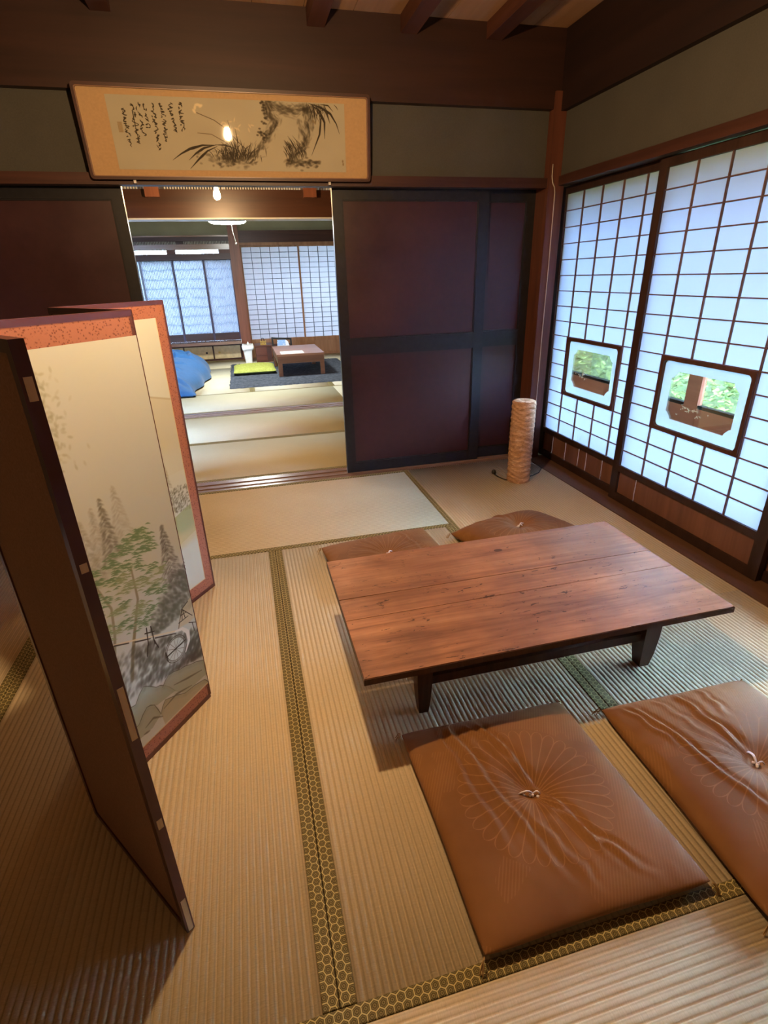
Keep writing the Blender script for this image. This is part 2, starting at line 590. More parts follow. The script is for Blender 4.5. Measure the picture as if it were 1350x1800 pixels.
wn = struct(empty('wall_near'))
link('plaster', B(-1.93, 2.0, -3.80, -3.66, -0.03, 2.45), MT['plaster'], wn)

ceiling = struct(empty('ceiling'))
xb = -1.95
k = 0
while xb < 1.95:
    link('ceiling_board', B(xb, min(xb + 0.237, 2.0), -3.8, 0.0, 2.372, 2.39), MT['ceil'], ceiling, bevel=0.002)
    xb += 0.24
for xj in (-1.85, -1.385, -0.91, -0.45, 0.50, 0.965, 1.425):
    link('joist', B(xj - 0.042, xj + 0.042, -3.7, -0.014, 2.30, 2.371), MT['joist'], ceiling, bevel=0.005)
link('roof_void', B(-2.8, 2.1, -3.8, 6.35, 2.45, 2.5), MT['joist'], ceiling)
link('ceiling_board', B(-2.75, 2.0, 0.18, 2.1, 2.36, 2.39), MT['ceil'], ceiling)
link('ceiling_board', B(-2.75, 2.0, 2.27, 6.25, 2.40, 2.43), MT['ceil'], ceiling)

# other rooms
wm = struct(empty('wall_middle'))
link('lintel', B(-2.75, 1.98, 2.11, 2.25, 1.695, 1.905), MT['lintel'], wm, bevel=0.006)
link('door_head', B(-2.75, 1.98, 2.09, 2.27, 1.683, 1.6945), m_plain('pale_rail', (0.55, 0.52, 0.45), 0.35, 0.5, 0.05), wm, bevel=0.002)
link('openwork_rail', B(-2.75, 1.98, 2.14, 2.22, 1.955, 2.06), MT['lintel'], wm)
bm = bmesh.new()
xx = -1.3
while xx < 1.4:
    if not (-0.67 < xx < -0.52 or 0.62 < xx < 0.78):
        bx(bm, xx, xx + 0.010, 1.905, 1.955, -2.20, -2.16)
    xx += 0.022
ow = link('openwork', bm, m_plain('pale_openwork', (0.62, 0.60, 0.55), 0.6, 0.3, 0.1), wm, kind='stuff')
for xa in (-0.655, 0.64):
    link('block', B(xa, xa + 0.11, 2.06, 2.13, 1.845, 1.955), MT['post_red'], wm, bevel=0.003)
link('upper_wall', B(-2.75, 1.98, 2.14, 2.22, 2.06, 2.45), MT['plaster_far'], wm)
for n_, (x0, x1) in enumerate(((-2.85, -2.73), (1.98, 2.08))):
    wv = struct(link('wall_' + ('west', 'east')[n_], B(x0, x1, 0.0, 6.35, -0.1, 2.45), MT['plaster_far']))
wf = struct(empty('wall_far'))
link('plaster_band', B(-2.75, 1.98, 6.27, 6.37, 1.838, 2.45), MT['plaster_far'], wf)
link('picture_rail', B(0.08, 1.98, 6.20, 6.30, 1.735, 1.90), MT['trim'], wf, bevel=0.004)
link('window_head', B(0.08, 1.98, 6.22, 6.33, 1.695, 1.735), MT['shoji_far'], wf, bevel=0.003)
link('shelf_rail', B(-2.75, -0.064, 6.19, 6.30, 1.82, 1.84), MT['sill'], wf, bevel=0.002)
link('dark_rail', B(-2.75, -0.064, 6.24, 6.34, 1.765, 1.82), MT['trim'], wf)
link('transom_rail', B(-2.75, -0.064, 6.22, 6.34, 1.645, 1.722), MT['sill'], wf, bevel=0.003)
link('window_head', B(-2.75, -0.064, 6.20, 6.34, 1.505, 1.592), MT['trim'], wf, bevel=0.003)
bm = bmesh.new()
xx = -1.7
while xx < -0.07:
    if not (-0.86 < xx < -0.75):
        bx(bm, xx, xx + 0.010, 1.722, 1.765, -6.29, -6.27)
    xx += 0.022
link('transom_lattice', bm, m_plain('pale_lattice', (0.5, 0.47, 0.40), 0.6), wf, kind='stuff')
link('transom_back', B(-2.75, -0.064, 6.30, 6.33, 1.722, 1.765), MT['trim'], wf)
for x0, x1 in ((-2.75, -1.62), (-1.0, -0.87), (-0.24, -0.064)):
    link('transom_block', B(x0, x1, 6.24, 6.33, 1.592, 1.645), MT['post'], wf)
struct(link('trim_5', B(-0.064, 0.088, 6.14, 6.36, -0.03, 2.0), MT['post_red'], bevel=0.004))     # pillar by the alcove

# ------------------------------------------------------------------ windows of the main room
def lattice_window(n, pl, width, zs, ncol, stile, mats, paper_w, inset=None, boards=None, rails=(0.045, 0.17), nrow=16, bar=0.0065, top=0.04, glass_rows=0, glass_cols=0, pitch=None, w0=-0.015, w1=0.013):
    """shoji leaf: local u runs along the leaf from 0 to width, z0..z1 is the lattice field"""
    z0, z1 = zs
    root = struct(empty('window_%d' % n))
    FR, LA, KO = mats
    link('stile', PB(pl, 0, stile, 0, z1 + top, w0, w1), FR, root, bevel=0.002)
    link('stile', PB(pl, width - stile, width, 0, z1 + top, w0, w1), FR, root, bevel=0.002)
    link('rail', PB(pl, stile, width - stile, 0, rails[0], w0, w1), FR, root, bevel=0.002)
    link('rail', PB(pl, stile, width - stile, rails[1], z0, w0, w1), FR, root, bevel=0.002)
    link('rail', PB(pl, stile, width - stile, z1, z1 + top, w0, w1), FR, root, bevel=0.002)
    bs = boards or [stile, width - stile]
    for a, b in zip(bs, bs[1:]):
        g_ = 0.0034 if boards else 0
        link('kick_board', PB(pl, a + g_ + random.uniform(0, 0.0008), b - g_, rails[0] - 0.004, rails[1] + 0.004, w0 + 0.008, w1 - 0.012), KO, root)
    cw = pitch or (width - 2 * stile) / ncol
    ue = [stile + c_ * cw for c_ in range(ncol)] + [width - stile]
    rh = (z1 - z0) / nrow
    def cut(c0, c1, r0, r1):
        return inset and c0 >= inset[0] and c1 <= inset[1] and r0 >= inset[2] and r1 <= inset[3]
    lw0, lw1 = paper_w + 0.0008, w1 - 0.003
    for c in range(1, ncol):
        uu = stile + c * cw
        spans = [(z0, z1)]
        if inset and inset[0] < c < inset[1]:
            spans = [(z0, z0 + inset[2] * rh), (z0 + inset[3] * rh, z1)]
        for a, b in spans:
            link('lattice_bar', PB(pl, uu - bar / 2, uu + bar / 2, a, b, lw0, lw1), LA, root)
    for r_ in range(1, nrow):
        vv = z0 + r_ * rh
        spans = [(stile, width - stile)]
        if inset and inset[2] < r_ < inset[3]:
            spans = [(stile, stile + inset[0] * cw), (stile + inset[1] * cw, width - stile)]
        for a, b in spans:
            link('lattice_bar', PB(pl, a, b, vv - bar * 0.42, vv + bar * 0.42, lw0 + 0.002, lw1 - 0.001), LA, root)
    for c in range(ncol):
        for r_ in range(nrow):
            if cut(c, c + 1, r_, r_ + 1) or (r_ < glass_rows and c < glass_cols):
                continue
            link('paper_pane', quad(pl, ue[c], ue[c + 1], z0 + r_ * rh, z0 + (r_ + 1) * rh, paper_w), MT['paper_far'] if n in (5, 6) else MT['paper'], root)
    if glass_rows:
        link('glass_pane', PB(pl, stile, stile + glass_cols * cw, z0, z0 + glass_rows * rh, paper_w - 0.003, paper_w), MT['glass'], root)
    if inset:
        a, b = stile + inset[0] * cw, stile + inset[1] * cw
        c, d = z0 + inset[2] * rh, z0 + inset[3] * rh
        o_ = rrect(a, b, c, d, 0.003)
        i_ = rrect(a + 0.018, b - 0.018, c + 0.018, d - 0.018, 0.022)
        link('inset_frame', ring_prism(pl, o_, i_, w0, w1 + 0.004), MT['inset'], root)
        fo = rrect(a + 0.012, b - 0.012, c + 0.012, d - 0.012, 0.02)
        mu, mv = 0.058, 0.052
        def notch(u0, u1, v0, v1, q):
            pts = []
            for cx, cy, sx, sy in ((u1, v1, -1, -1), (u0, v1, 1, -1), (u0, v0, 1, 1), (u1, v0, -1, 1)):
                # bite taken out of each corner, six points to pair with the outer outline
                arc = [(0, q * 1.25), (0, q), (0.32 * q, 0.86 * q), (0.86 * q, 0.32 * q), (q, 0), (q * 1.25, 0)]
                if sx * sy < 0:
                    arc = arc[::-1]
                pts += [(cx + sx * p_, cy + sy * q_) for p_, q_ in arc]
            return pts
        fi = notch(a + mu + 0.014, b - mu - 0.014, c + mv + 0.012, d - mv - 0.012, 0.034)
        link('frosted_border', flat_ring(pl, fo, fi, -0.001), MT['frost'], root)
        link('glass_pane', PB(pl, a + 0.016, b - 0.016, c + 0.016, d - 0.016, -0.006, -0.003), MT['glass'], root)
        bm_ = bmesh.new()
        cu, cv = a + (0.17 if n == 1 else 0.22), c + (0.15 if n == 1 else 0.125)
        for q in range(16 if n == 1 else 26):
            uu = cu + random.gauss(0, 0.030 if n == 1 else 0.042)
            vv = cv + random.gauss(0, 0.012)
            ang = random.uniform(0, 3.14)
            ln, wd = random.uniform(0.004, 0.011), 0.0022
            dx, dy = math.cos(ang), math.sin(ang)
            pts = [(uu - dx * ln, vv - dy * ln), (uu - dy * wd, vv + dx * wd), (uu + dx * ln, vv + dy * ln), (uu + dy * wd, vv - dx * wd)]
            bm_.faces.new([bm_.verts.new(pl.p(p_, q_, -0.0025)) for p_, q_ in pts])
        link('etched_leaves', bm_, MT['etch'], root, kind='stuff')
    return root
smats = (MT['shoji_frame'], MT['lattice'], MT['koshi'])
def win_pl(x, y):
    return Pl((x, y, 0), (0, -1, 0))
ST = 0.042
lattice_window(1, win_pl(1.962, 0.056), 0.918, (0.203, 1.617), 5, ST, smats, 0.0005, inset=(1, 4, 3, 7),
               boards=[ST, 0.160, 0.318, 0.468, 0.552, 0.710, 0.876], pitch=0.1752)
lattice_window(2, win_pl(1.930, -0.806), 0.982, (0.205, 1.613), 5, 0.052, smats, 0.0005, inset=(1, 4, 3, 7),
               boards=[0.052, 0.190, 0.93])
lattice_window(3, win_pl(1.962, -1.738), 0.972, (0.203, 1.617), 5, ST, smats, 0.0005, glass_rows=4, glass_cols=4)
link('boarded_wall', B(1.90, 1.99, -3.7, -2.712, -0.03, 1.69), MT['plaster'], wr)  # unseen wall section, added to keep daylight off the near floor

# ------------------------------------------------------------------ sliding doors in the back wall
def panel_door(n, x0, x1, yf, stiles):
    pl = Pl((x0, yf, 0), (1, 0, 0))
    W = x1 - x0
    sl, sr = stiles
    root = struct(empty('door_%d' % n))
    H = 1.676
    link('stile', PB(pl, 0, sl, -0.004, H, -0.03, 0), MT['black'], root, bevel=0.003)
    link('stile', PB(pl, W - sr, W, -0.004, H, -0.03, 0), MT['black'], root, bevel=0.003)
    for a, b in ((-0.004, 0.066), (0.765, 0.855), (1.592, H)):
        link('rail', PB(pl, sl, W - sr, a, b, -0.03, -0.0005), MT['black'], root, bevel=0.003)
    for a, b in ((0.066, 0.765), (0.855, 1.592)):
        link('panel', PB(pl, sl - 0.004, W - sr + 0.004, a - 0.004, b + 0.004, -0.022, -0.011), MT['maroon'], root)
        m_ = 0.006
        link('bead', ring_prism(pl, [(W - sr, b), (sl, b), (sl, a), (W - sr, a)],
                                [(W - sr - m_, b - m_), (sl + m_, b - m_), (sl + m_, a + m_), (W - sr - m_, a + m_)], -0.011, -0.005), MT['black'], root)
    return root
panel_door(1, -1.43, -0.522, 0.066, (0.065, 0.055))
panel_door(2, 0.545, 1.478, 0.066, (0.055, 0.065))
panel_door(3, -1.84, -1.38, 0.112, (0.055, 0.065))
panel_door(4, 1.40, 1.802, 0.112, (0.055, 0.055))

# ------------------------------------------------------------------ windows of the far room
def far_pl(x, y=6.26):
    return Pl((x, y, 0), (1, 0, 0))
fm = (MT['shoji_far'], MT['lattice_far'], MT['shoji_far'])
lattice_window(5, far_pl(0.085, 6.275), 0.93, (0.29, 1.672), 6, 0.026, fm, -0.012, rails=(0.04, 0.225), nrow=18, bar=0.008, top=0.03)
lattice_window(6, far_pl(0.985, 6.245), 0.96, (0.29, 1.672), 6, 0.026, fm, -0.012, rails=(0.04, 0.225), nrow=18, bar=0.008, top=0.03)

def m_cloud_paper():
    g = G('cloud_pattern_paper')
    x, y, z = g.xyz()[:3]
    wob = g.mt('MULTIPLY', g.noise(5.0, 4, 0.6, stretch=(1, 1, 0.4)), 0.09)
    zz = g.mt('FRACT', g.mt('DIVIDE', g.mt('ADD', z, wob), 0.135))
    band = g.mt('POWER', g.mt('SUBTRACT', 1.0, g.mt('ABSOLUTE', g.mt('SUBTRACT', g.mt('MULTIPLY', zz, 2.0), 1.0))), 6.0)
    gate = g.mt('GREATER_THAN', g.noise(6.0, 2, 0.5, stretch=(1, 1, 3)), 0.42)
    c = g.mix(g.mt('MULTIPLY', g.mt('MULTIPLY', band, gate), 0.85), (0.054, 0.058, 0.064), (0.012, 0.018, 0.030))
    tr = g.n('BsdfTranslucent', {'Color': c})
    return g.surf(tr.outputs[0])
CLOUD = m_cloud_paper()
SLAT = m_plain('reed_slat', (0.35, 0.45, 0.62), 0.6)
def reed_window(n, x0, x1, y):
    pl = far_pl(x0, y)
    W = x1 - x0
    root = struct(empty('window_%d' % n))
    dk = MT['trim']
    for a in (0, W - 0.024):
        link('stile', PB(pl, a, a + 0.024, 0.305, 1.515, -0.014, 0.014), m_wood_violet, root, bevel=0.002)
    link('rail', PB(pl, 0.024, W - 0.024, 0.305, 0.42, -0.014, 0.012), dk, root, bevel=0.002)
    link('rail', PB(pl, 0.024, W - 0.024, 1.50, 1.515, -0.014, 0.012), dk, root)
    link('paper_sheet', quad(pl, 0.024, W - 0.024, 0.42, 1.50, -0.012), CLOUD, root)
    bm_ = bmesh.new()
    uu = 0.036
    while uu < W - 0.026:
        bx(bm_, uu, uu + 0.006, 0.42, 1.50, -0.010, -0.002, pl)
        uu += 0.0225
    link('fine_slats', bm_, SLAT, root, kind='stuff')
m_wood_violet = m_wood('violet_black_wood', (0.03, 0.02, 0.05), (0.06, 0.04, 0.09), 0.3, 'z', 12)
reed_window(7, -0.492, -0.058, 6.265)
reed_window(8, -0.955, -0.478, 6.295)
reed_window(9, -1.425, -0.94, 6.265)
reed_window(10, -1.90, -1.41, 6.295)
struct(link('trim_7', B(-2.7, 1.98, 6.122, 6.36, -0.034, -0.001), MT['sill'], bevel=0.002))
struct(link('trim_6', B(-2.75, -1.90, 6.22, 6.34, 0.0, 1.6), MT['post'], bevel=0.004))

# built-in alcove cupboard under the far windows
ab = thing('alcove_cupboard', 'low built-in cupboard with tan doors under the cloud-patterned far windows', 'cupboard', (-0.9, 6.2, 0))
link('ledge', B(-2.7, -0.066, 5.98, 6.33, 0.262, 0.304), MT['sill'], ab, bevel=0.004)
link('carcass', B(-2.7, -0.062, 6.24, 6.36, -0.03, 0.262), MT['trim'], ab)
link('base_rail', B(-2.0, -0.066, 6.17, 6.24, -0.003, 0.022), MT['trim'], ab)
link('top_rail', B(-2.0, -0.066, 6.17, 6.24, 0.225, 0.262), MT['trim'], ab)
DOORP = m_plain('tan_door_paper', (0.70, 0.56, 0.32), 0.7, 0.2, 0.15, 14)
for x0, x1, hx in ((-0.52, -0.10, -0.44), (-0.98, -0.545, -0.64), (-1.44, -1.0, -1.33)):
    d_ = link('door', B(x0, x1, 6.195, 6.215, 0.024, 0.222), DOORP, ab, bevel=0.002)
    bm = bmesh.new()
    lathe(bm, (0, 0, 0), [(0.017, 0), (0.017, 0.006), (0.011, 0.006), (0.010, 0.002)], 14)
    bmesh.ops.rotate(bm, verts=bm.verts, matrix=Matrix.Rotation(math.pi / 2, 3, 'X'))
    bmesh.ops.translate(bm, verts=bm.verts, vec=(hx, 6.195, 0.123))
    link('finger_pull', bm, MT['wire'] if hx < -0.5 else MT['brass'], d_)
    link('door_edge', B(x1 + 0.001, x1 + 0.022, 6.19, 6.215, 0.022, 0.225), MT['trim'], ab)

# ------------------------------------------------------------------ outside: veranda, eaves, added daylight blockers to the north, slope of weeds
ve = struct(empty('floor_veranda'))
for xa in np.arange(2.004, 2.70, 0.117):
    link('plank', B(xa, xa + 0.114, -4.2, 1.6, -0.06, -0.028), MT['engawa'], ve, bevel=0.002)
ow_ = struct(empty('wall_outer'))
link('sill_board', B(2.710, 2.742, -4.2, 1.6, -0.25, 0.385), MT['outer_wood'], ow_, bevel=0.004)
link('window_head', B(2.68, 2.78, -4.2, 1.6, 1.62, 2.35), MT['outer_wood'], ow_, bevel=0.004)
for yp in (-3.3, -1.46, -0.45, 1.40):
    link('post', B(2.708, 2.744, yp - 0.055, yp + 0.055, -0.25, 2.3), MT['outer_wood'], ow_, bevel=0.006)
for ya, yb in ((-3.24, -1.52), (-1.40, -0.51), (-0.39, 1.34)):
    link('sash_rail', B(2.706, 2.746, ya, yb, 0.380, 0.400), m_plain('matt_black', (0.012, 0.013, 0.012), 0.95, 0.03), ow_, bevel=0.002)
    link('glass_pane', B(2.728, 2.731, ya, yb, 0.400, 1.62), MT['glass'], ow_)
struct(link('ceiling_veranda', B(1.99, 2.78, -4.2, 1.6, 2.30, 2.34), MT['outer_wood']))
struct(link('eave', B(2.70, 3.90, -6.5, 8.0, 1.98, 2.06), MT['outer_wood']))
struct(link('eave_north', B(0.0, 2.9, 6.40, 8.6, 1.98, 2.06), MT['outer_wood']))  # unseen roof slab, added to cut daylight on the far paper windows
struct(link('wall_outer_north', B(0.0, 2.9, 8.0, 8.06, -0.6, 1.05), MT['outer_wood']))  # unseen low wall, added to block part of the north daylight
struct(link('wall_end_north', B(-0.02, 0.04, 6.38, 8.0, -0.6, 2.0), MT['outer_wood']))  # unseen end wall, closes off the added daylight blockers
struct(link('wall_end', B(1.99, 2.78, 1.6, 1.66, -0.2, 2.4), MT['outer_wood']))
struct(link('wall_end.001', B(1.99, 2.78, -4.26, -4.2, -0.2, 2.4), MT['outer_wood']))

GRASS = m_plain('weed_ground', (0.06, 0.085, 0.03), 0.9, 0.2, 0.4, 6)
def slope_z(x, y):
    return -0.45 + 0.03 * math.sin(3 * y) + np.clip((x - 5.0), 0, 30) * 0.34
xs = np.concatenate([np.linspace(2.9, 12, 24), [30, 60]])
ys = np.linspace(-26, 30, 40)
vs, fs = [], []
for i, x_ in enumerate(xs):
    for j, y_ in enumerate(ys):
        vs.append((x_, y_, float(slope_z(min(x_, 11.0), y_))))
for i in range(len(xs) - 1):
    for j in range(len(ys) - 1):
        a = i * len(ys) + j
        fs.append((a, a + len(ys), a + len(ys) + 1, a + 1))
struct(mesh_np('ground_slope', vs, fs, GRASS, smooth=True))
struct(link('ground', B(-30, 2.9, -26, 40, -0.7, -0.5), GRASS))
def m_leaf(name, a, b):
    g = G(name)
    inf = g.n('ObjectInfo')
    c = g.ramp(g.noise(9.0, 3, 0.7), [(0.38, a), (0.62, b)])
    df = g.n('BsdfDiffuse', {'Color': c})
    tr = g.n('BsdfTranslucent', {'Color': c})
    mx = g.n('MixShader', {0: 0.35})
    g.t.links.new(df.outputs[0], mx.inputs[1]); g.t.links.new(tr.outputs[0], mx.inputs[2])
    return g.surf(mx.outputs[0])
LEAF = m_leaf('weed_leaf', (0.028, 0.055, 0.012), (0.21, 0.245, 0.085))
NL = 26000
lx = 4.0 + 5.6 * rng.random(NL) ** 1.15
ly = -1.5 + 13.0 * rng.random(NL)
vs = np.zeros((NL, 4, 3)); 
for i in range(NL):
    z_ = float(slope_z(lx[i], ly[i])) + 0.02 + 0.28 * rng.random() ** 1.3
    a = rng.uniform(0, 6.283); t = rng.uniform(-0.6, 0.8)
    d = np.array([math.cos(a) * math.cos(t), math.sin(a) * math.cos(t), math.sin(t)])
    s_ = np.array([-math.sin(a), math.cos(a), rng.uniform(-0.5, 0.5)])
    L = rng.uniform(0.05, 0.12); Wd = L * rng.uniform(0.25, 0.42)
    p0 = np.array([lx[i], ly[i], z_])
    vs[i] = [p0, p0 + d * L * 0.55 + s_ * Wd, p0 + d * L, p0 + d * L * 0.55 - s_ * Wd]
tag(mesh_np('weeds', vs.reshape(-1, 3), [(4 * i, 4 * i + 1, 4 * i + 2, 4 * i + 3) for i in range(NL)], LEAF, kind='stuff'),
    'bright green weeds covering the slope outside the windows', 'weeds')

# ------------------------------------------------------------------ brush painting into generated pictures
class Canvas:
    """paper of W x H metres; strokes are given in metres from the lower left corner"""
    def __init__(s, W, H, ppm, base):
        s.W, s.H, s.k = W, H, ppm
        s.w, s.h = int(W * ppm), int(H * ppm)
        s.a = np.ones((s.h, s.w, 3), np.float32) * np.array(base, np.float32)
    def dab(s, x, y, rx, ry, col, alpha, ang=0.0, soft=1.0, grain=0.0):
        px, py, ax, ay = x * s.k, y * s.k, max(rx * s.k, 0.7), max(ry * s.k, 0.7)
        R = int(max(ax, ay) * (1.2 + soft) + 2)
        i0, i1, j0, j1 = int(py) - R, int(py) + R + 1, int(px) - R, int(px) + R + 1
        i0, j0 = max(i0, 0), max(j0, 0)
        i1, j1 = min(i1, s.h), min(j1, s.w)
        if i0 >= i1 or j0 >= j1:
            return
        yy, xx = np.mgrid[i0:i1, j0:j1].astype(np.float32)
        dx, dy = xx + 0.5 - px, yy + 0.5 - py
        c, n = math.cos(ang), math.sin(ang)
        u_, v_ = (dx * c + dy * n) / ax, (-dx * n + dy * c) / ay
        d = np.sqrt(u_ * u_ + v_ * v_)
        m = np.clip((1.0 + soft * 0.5 - d) / max(soft, 0.25), 0, 1) * alpha
        if grain:
            m = m * (1 - grain * rng.random(m.shape).astype(np.float32))
        s.a[i0:i1, j0:j1] = s.a[i0:i1, j0:j1] * (1 - m[..., None]) + np.array(col, np.float32) * m[..., None]
    def stroke(s, pts, w0, w1, col, alpha=0.9, soft=0.5, step=0.5, grain=0.0, mid=None):
        pts = [np.array(p, float) for p in pts]
        seg = [np.linalg.norm(b - a) for a, b in zip(pts, pts[1:])]
        L = sum(seg)
        n = max(2, int(L / max(step * min(max(w0, 0.0006), max(w1, 0.0006)), 0.8 / s.k)))
        for i in range(n + 1):
            t = i / n
            q = t * L
            k = 0
            while k < len(seg) - 1 and q > seg[k]:
                q -= seg[k]
                k += 1
            p = pts[k] + (pts[k + 1] - pts[k]) * min(1, q / max(seg[k], 1e-9))
            ww = w0 + (w1 - w0) * t if mid is None else (w0 + (mid - w0) * t * 2 if t < 0.5 else mid + (w1 - mid) * (t - 0.5) * 2)
            s.dab(p[0], p[1], ww / 2, ww / 2, col, alpha, soft=soft, grain=grain)
    def poly(s, pts, col, alpha, grain=0.0):
        q = np.array(pts) * s.k
        j0, i0 = np.maximum(q.min(0).astype(int) - 1, 0)
        j1, i1 = q.max(0).astype(int) + 2
        j1, i1 = min(j1, s.w), min(i1, s.h)
        yy, xx = np.mgrid[i0:i1, j0:j1].astype(float)
        ins = np.zeros(xx.shape, bool)
        n = len(q)
        for a in range(n):
            x1, y1 = q[a]
            x2, y2 = q[(a + 1) % n]
            c = ((y1 > yy) != (y2 > yy)) & (xx < (x2 - x1) * (yy - y1) / (y2 - y1 + 1e-12) + x1)
            ins ^= c
        m = ins.astype(np.float32) * alpha
        if grain:
            m *= 1 - grain * rng.random(m.shape).astype(np.float32)
        s.a[i0:i1, j0:j1] = s.a[i0:i1, j0:j1] * (1 - m[..., None]) + np.array(col, np.float32) * m[..., None]
        return
    def blur(s):
        a = s.a
        p = np.pad(a, ((1, 1), (1, 1), (0, 0)), 'edge')
        s.a = (p[:-2, 1:-1] + p[2:, 1:-1] + p[1:-1, :-2] + p[1:-1, 2:] + 2 * a) / 6
    def image(s, name):
        s.blur()
        im = bpy.data.images.new(name, s.w, s.h)
        out = np.ones((s.h, s.w, 4), np.float32)
        out[..., :3] = np.clip(s.a, 0, 1)
        im.pixels.foreach_set(out.ravel())
        im.update()
        return im

INK = (0.22, 0.21, 0.19)
PAPERC = (0.78, 0.81, 0.79)

def cedar(c, x, top, base, hw, col, alpha):
    """misty conifer built of short drooping brush marks"""
    n = int((top - base) / 0.0048)
    for i in range(n):
        t = i / n
        y = top - (top - base) * t
        wdt = hw * (0.10 + 0.90 * t)
        fade = alpha * (1 - 0.65 * max(0, t - 0.35))
        for _ in range(5 + int(t * 12)):
            xx = x + random.uniform(-wdt, wdt)
            c.dab(xx, y + random.uniform(-0.003, 0.003), 0.0050 + 0.002 * t, 0.0024, col, fade * random.uniform(0.2, 0.6), ang=(0.6 if xx < x else -0.6), soft=0.9, grain=0.2)

def paint_middle():
    W, H = 0.425, 1.034
    v0 = 0.058
    c = Canvas(W, H, 1500, PAPERC)
    # slow tonal drift of the aged paper, mist
    for _ in range(26):
        c.dab(random.uniform(0, W), random.uniform(0.35, H), 0.10, 0.12, (0.80, 0.83, 0.81), 0.18, soft=1.4)
    G1 = lambda pts: [(a, b - v0) for a, b in pts]
    # hazy foliage at upper left
    for _ in range(420):
        a, b = random.gauss(0.13, 0.03), random.uniform(0.84, 1.05)
        c.dab(a, b - v0, 0.006, 0.003, (0.52, 0.52, 0.40), random.uniform(0.08, 0.3), ang=random.uniform(0, 3), soft=0.9)
    # far cedars
    for (x, t, b, hw, al) in ((0.262, 0.772, 0.60, 0.040, 0.28), (0.192, 0.742, 0.57, 0.036, 0.32), (0.160, 0.725, 0.55, 0.036, 0.34), (0.125, 0.70, 0.52, 0.04, 0.34), (0.06, 0.73, 0.50, 0.05, 0.4)):
        cedar(c, x, t - v0, b - v0, hw, (0.56, 0.55, 0.49), al)
    cedar(c, 0.221, 0.755 - v0, 0.60 - v0, 0.032, (0.42, 0.41, 0.36), 0.6)
    cedar(c, 0.378, 0.620 - v0, 0.45 - v0, 0.042, (0.36, 0.35, 0.32), 0.7)
    # grey wooded bank on the right
    for _ in range(1500):
        a = random.uniform(0.27, 0.425)
        b = random.uniform(0.34, 0.48)
        if b > 0.36 + (a - 0.26) * 0.95 + random.gauss(0, 0.012):
            continue
        c.dab(a, b - v0, 0.0065, 0.0036, (0.40, 0.42, 0.37), random.uniform(0.10, 0.38), ang=random.uniform(-1.3, -0.4), soft=1.2)
    # pine trunks
    TR = (0.50, 0.47, 0.36)
    c.stroke(G1([(0.258, 0.56), (0.255, 0.47), (0.226, 0.40), (0.20, 0.335), (0.18, 0.27)]), 0.006, 0.013, TR, 0.45, grain=0.3)
    c.stroke(G1([(0.15, 0.58), (0.178, 0.49), (0.168, 0.42), (0.15, 0.36)]), 0.006, 0.010, TR, 0.4, grain=0.3)
    # green pine boughs: clusters of flat strokes
    tops = [(0.307, 0.638), (0.318, 0.622), (0.285, 0.630), (0.262, 0.628), (0.320, 0.603), (0.265, 0.610), (0.325, 0.586), (0.228, 0.612), (0.290, 0.587), (0.205, 0.595), (0.16, 0.598), (0.217, 0.571), (0.318, 0.527), (0.338, 0.508), (0.258, 0.515), (0.322, 0.479), (0.20, 0.549), (0.165, 0.567), (0.228, 0.513), (0.312, 0.467), (0.335, 0.449), (0.172, 0.515), (0.212, 0.474), (0.262, 0.449), (0.19, 0.472), (0.246, 0.433), (0.198, 0.437), (0.258, 0.395), (0.175, 0.424), (0.14, 0.54), (0.13, 0.50), (0.12, 0.58), (0.15, 0.45), (0.225, 0.545), (0.28, 0.555), (0.25, 0.57), (0.285, 0.50), (0.225, 0.41), (0.28, 0.42), (0.10, 0.56), (0.09, 0.50)]
    for (a, b) in tops:
        deep = b > 0.56 or random.random() < 0.45
        colr = (0.45, 0.56, 0.42) if deep else (0.58, 0.64, 0.49)
        c.dab(a, b - v0, 0.020, 0.009, (0.66, 0.73, 0.56), 0.35, ang=-0.35, soft=1.2)
        for _ in range(16):
            xx, yy = a + random.gauss(0, 0.013), b - v0 + random.gauss(0, 0.006)
            L_ = random.uniform(0.006, 0.013)
            c.stroke([(xx - L_, yy + L_ * 0.20), (xx, yy + L_ * 0.12), (xx + L_, yy - L_ * 0.45)], 0.0012, 0.0010, colr, random.uniform(0.25, 0.6), mid=0.0036, soft=0.9)
    # dark bank below the flume
    for _ in range(2600):
        a = random.uniform(0.10, 0.425)
        b = random.uniform(0.15, 0.36)
        top = 0.365 - (a - 0.21) * 0.42
        low = 0.215 - (a - 0.2) * 0.22
        if not (low < b < top - 0.012):
            continue
        if a < 0.205 and random.random() < 0.72:
            continue
        if (a - 0.335) ** 2 / 0.040 ** 2 + (b - 0.252) ** 2 / 0.040 ** 2 < 1.0:
            continue
        dk = random.uniform(0.10, 0.45) + (0.25 if a > 0.375 and b < 0.24 else 0)
        c.dab(a, b - v0, 0.0075, 0.0042, (0.36, 0.36, 0.32), min(0.6, dk), ang=random.uniform(0.3, 1.3), soft=1.2)
    # flume with its trestle
    c.stroke(G1([(0.15, 0.400), (0.216, 0.370), (0.277, 0.340), (0.353, 0.304)]), 0.0045, 0.0045, (0.87, 0.83, 0.72), 0.9)
    for seg in ([(0.158, 0.394), (0.198, 0.374)], [(0.216, 0.364), (0.262, 0.342)], [(0.277, 0.333), (0.345, 0.300)]):
        c.stroke(G1(seg), 0.0040, 0.0034, INK, 0.85, grain=0.4)
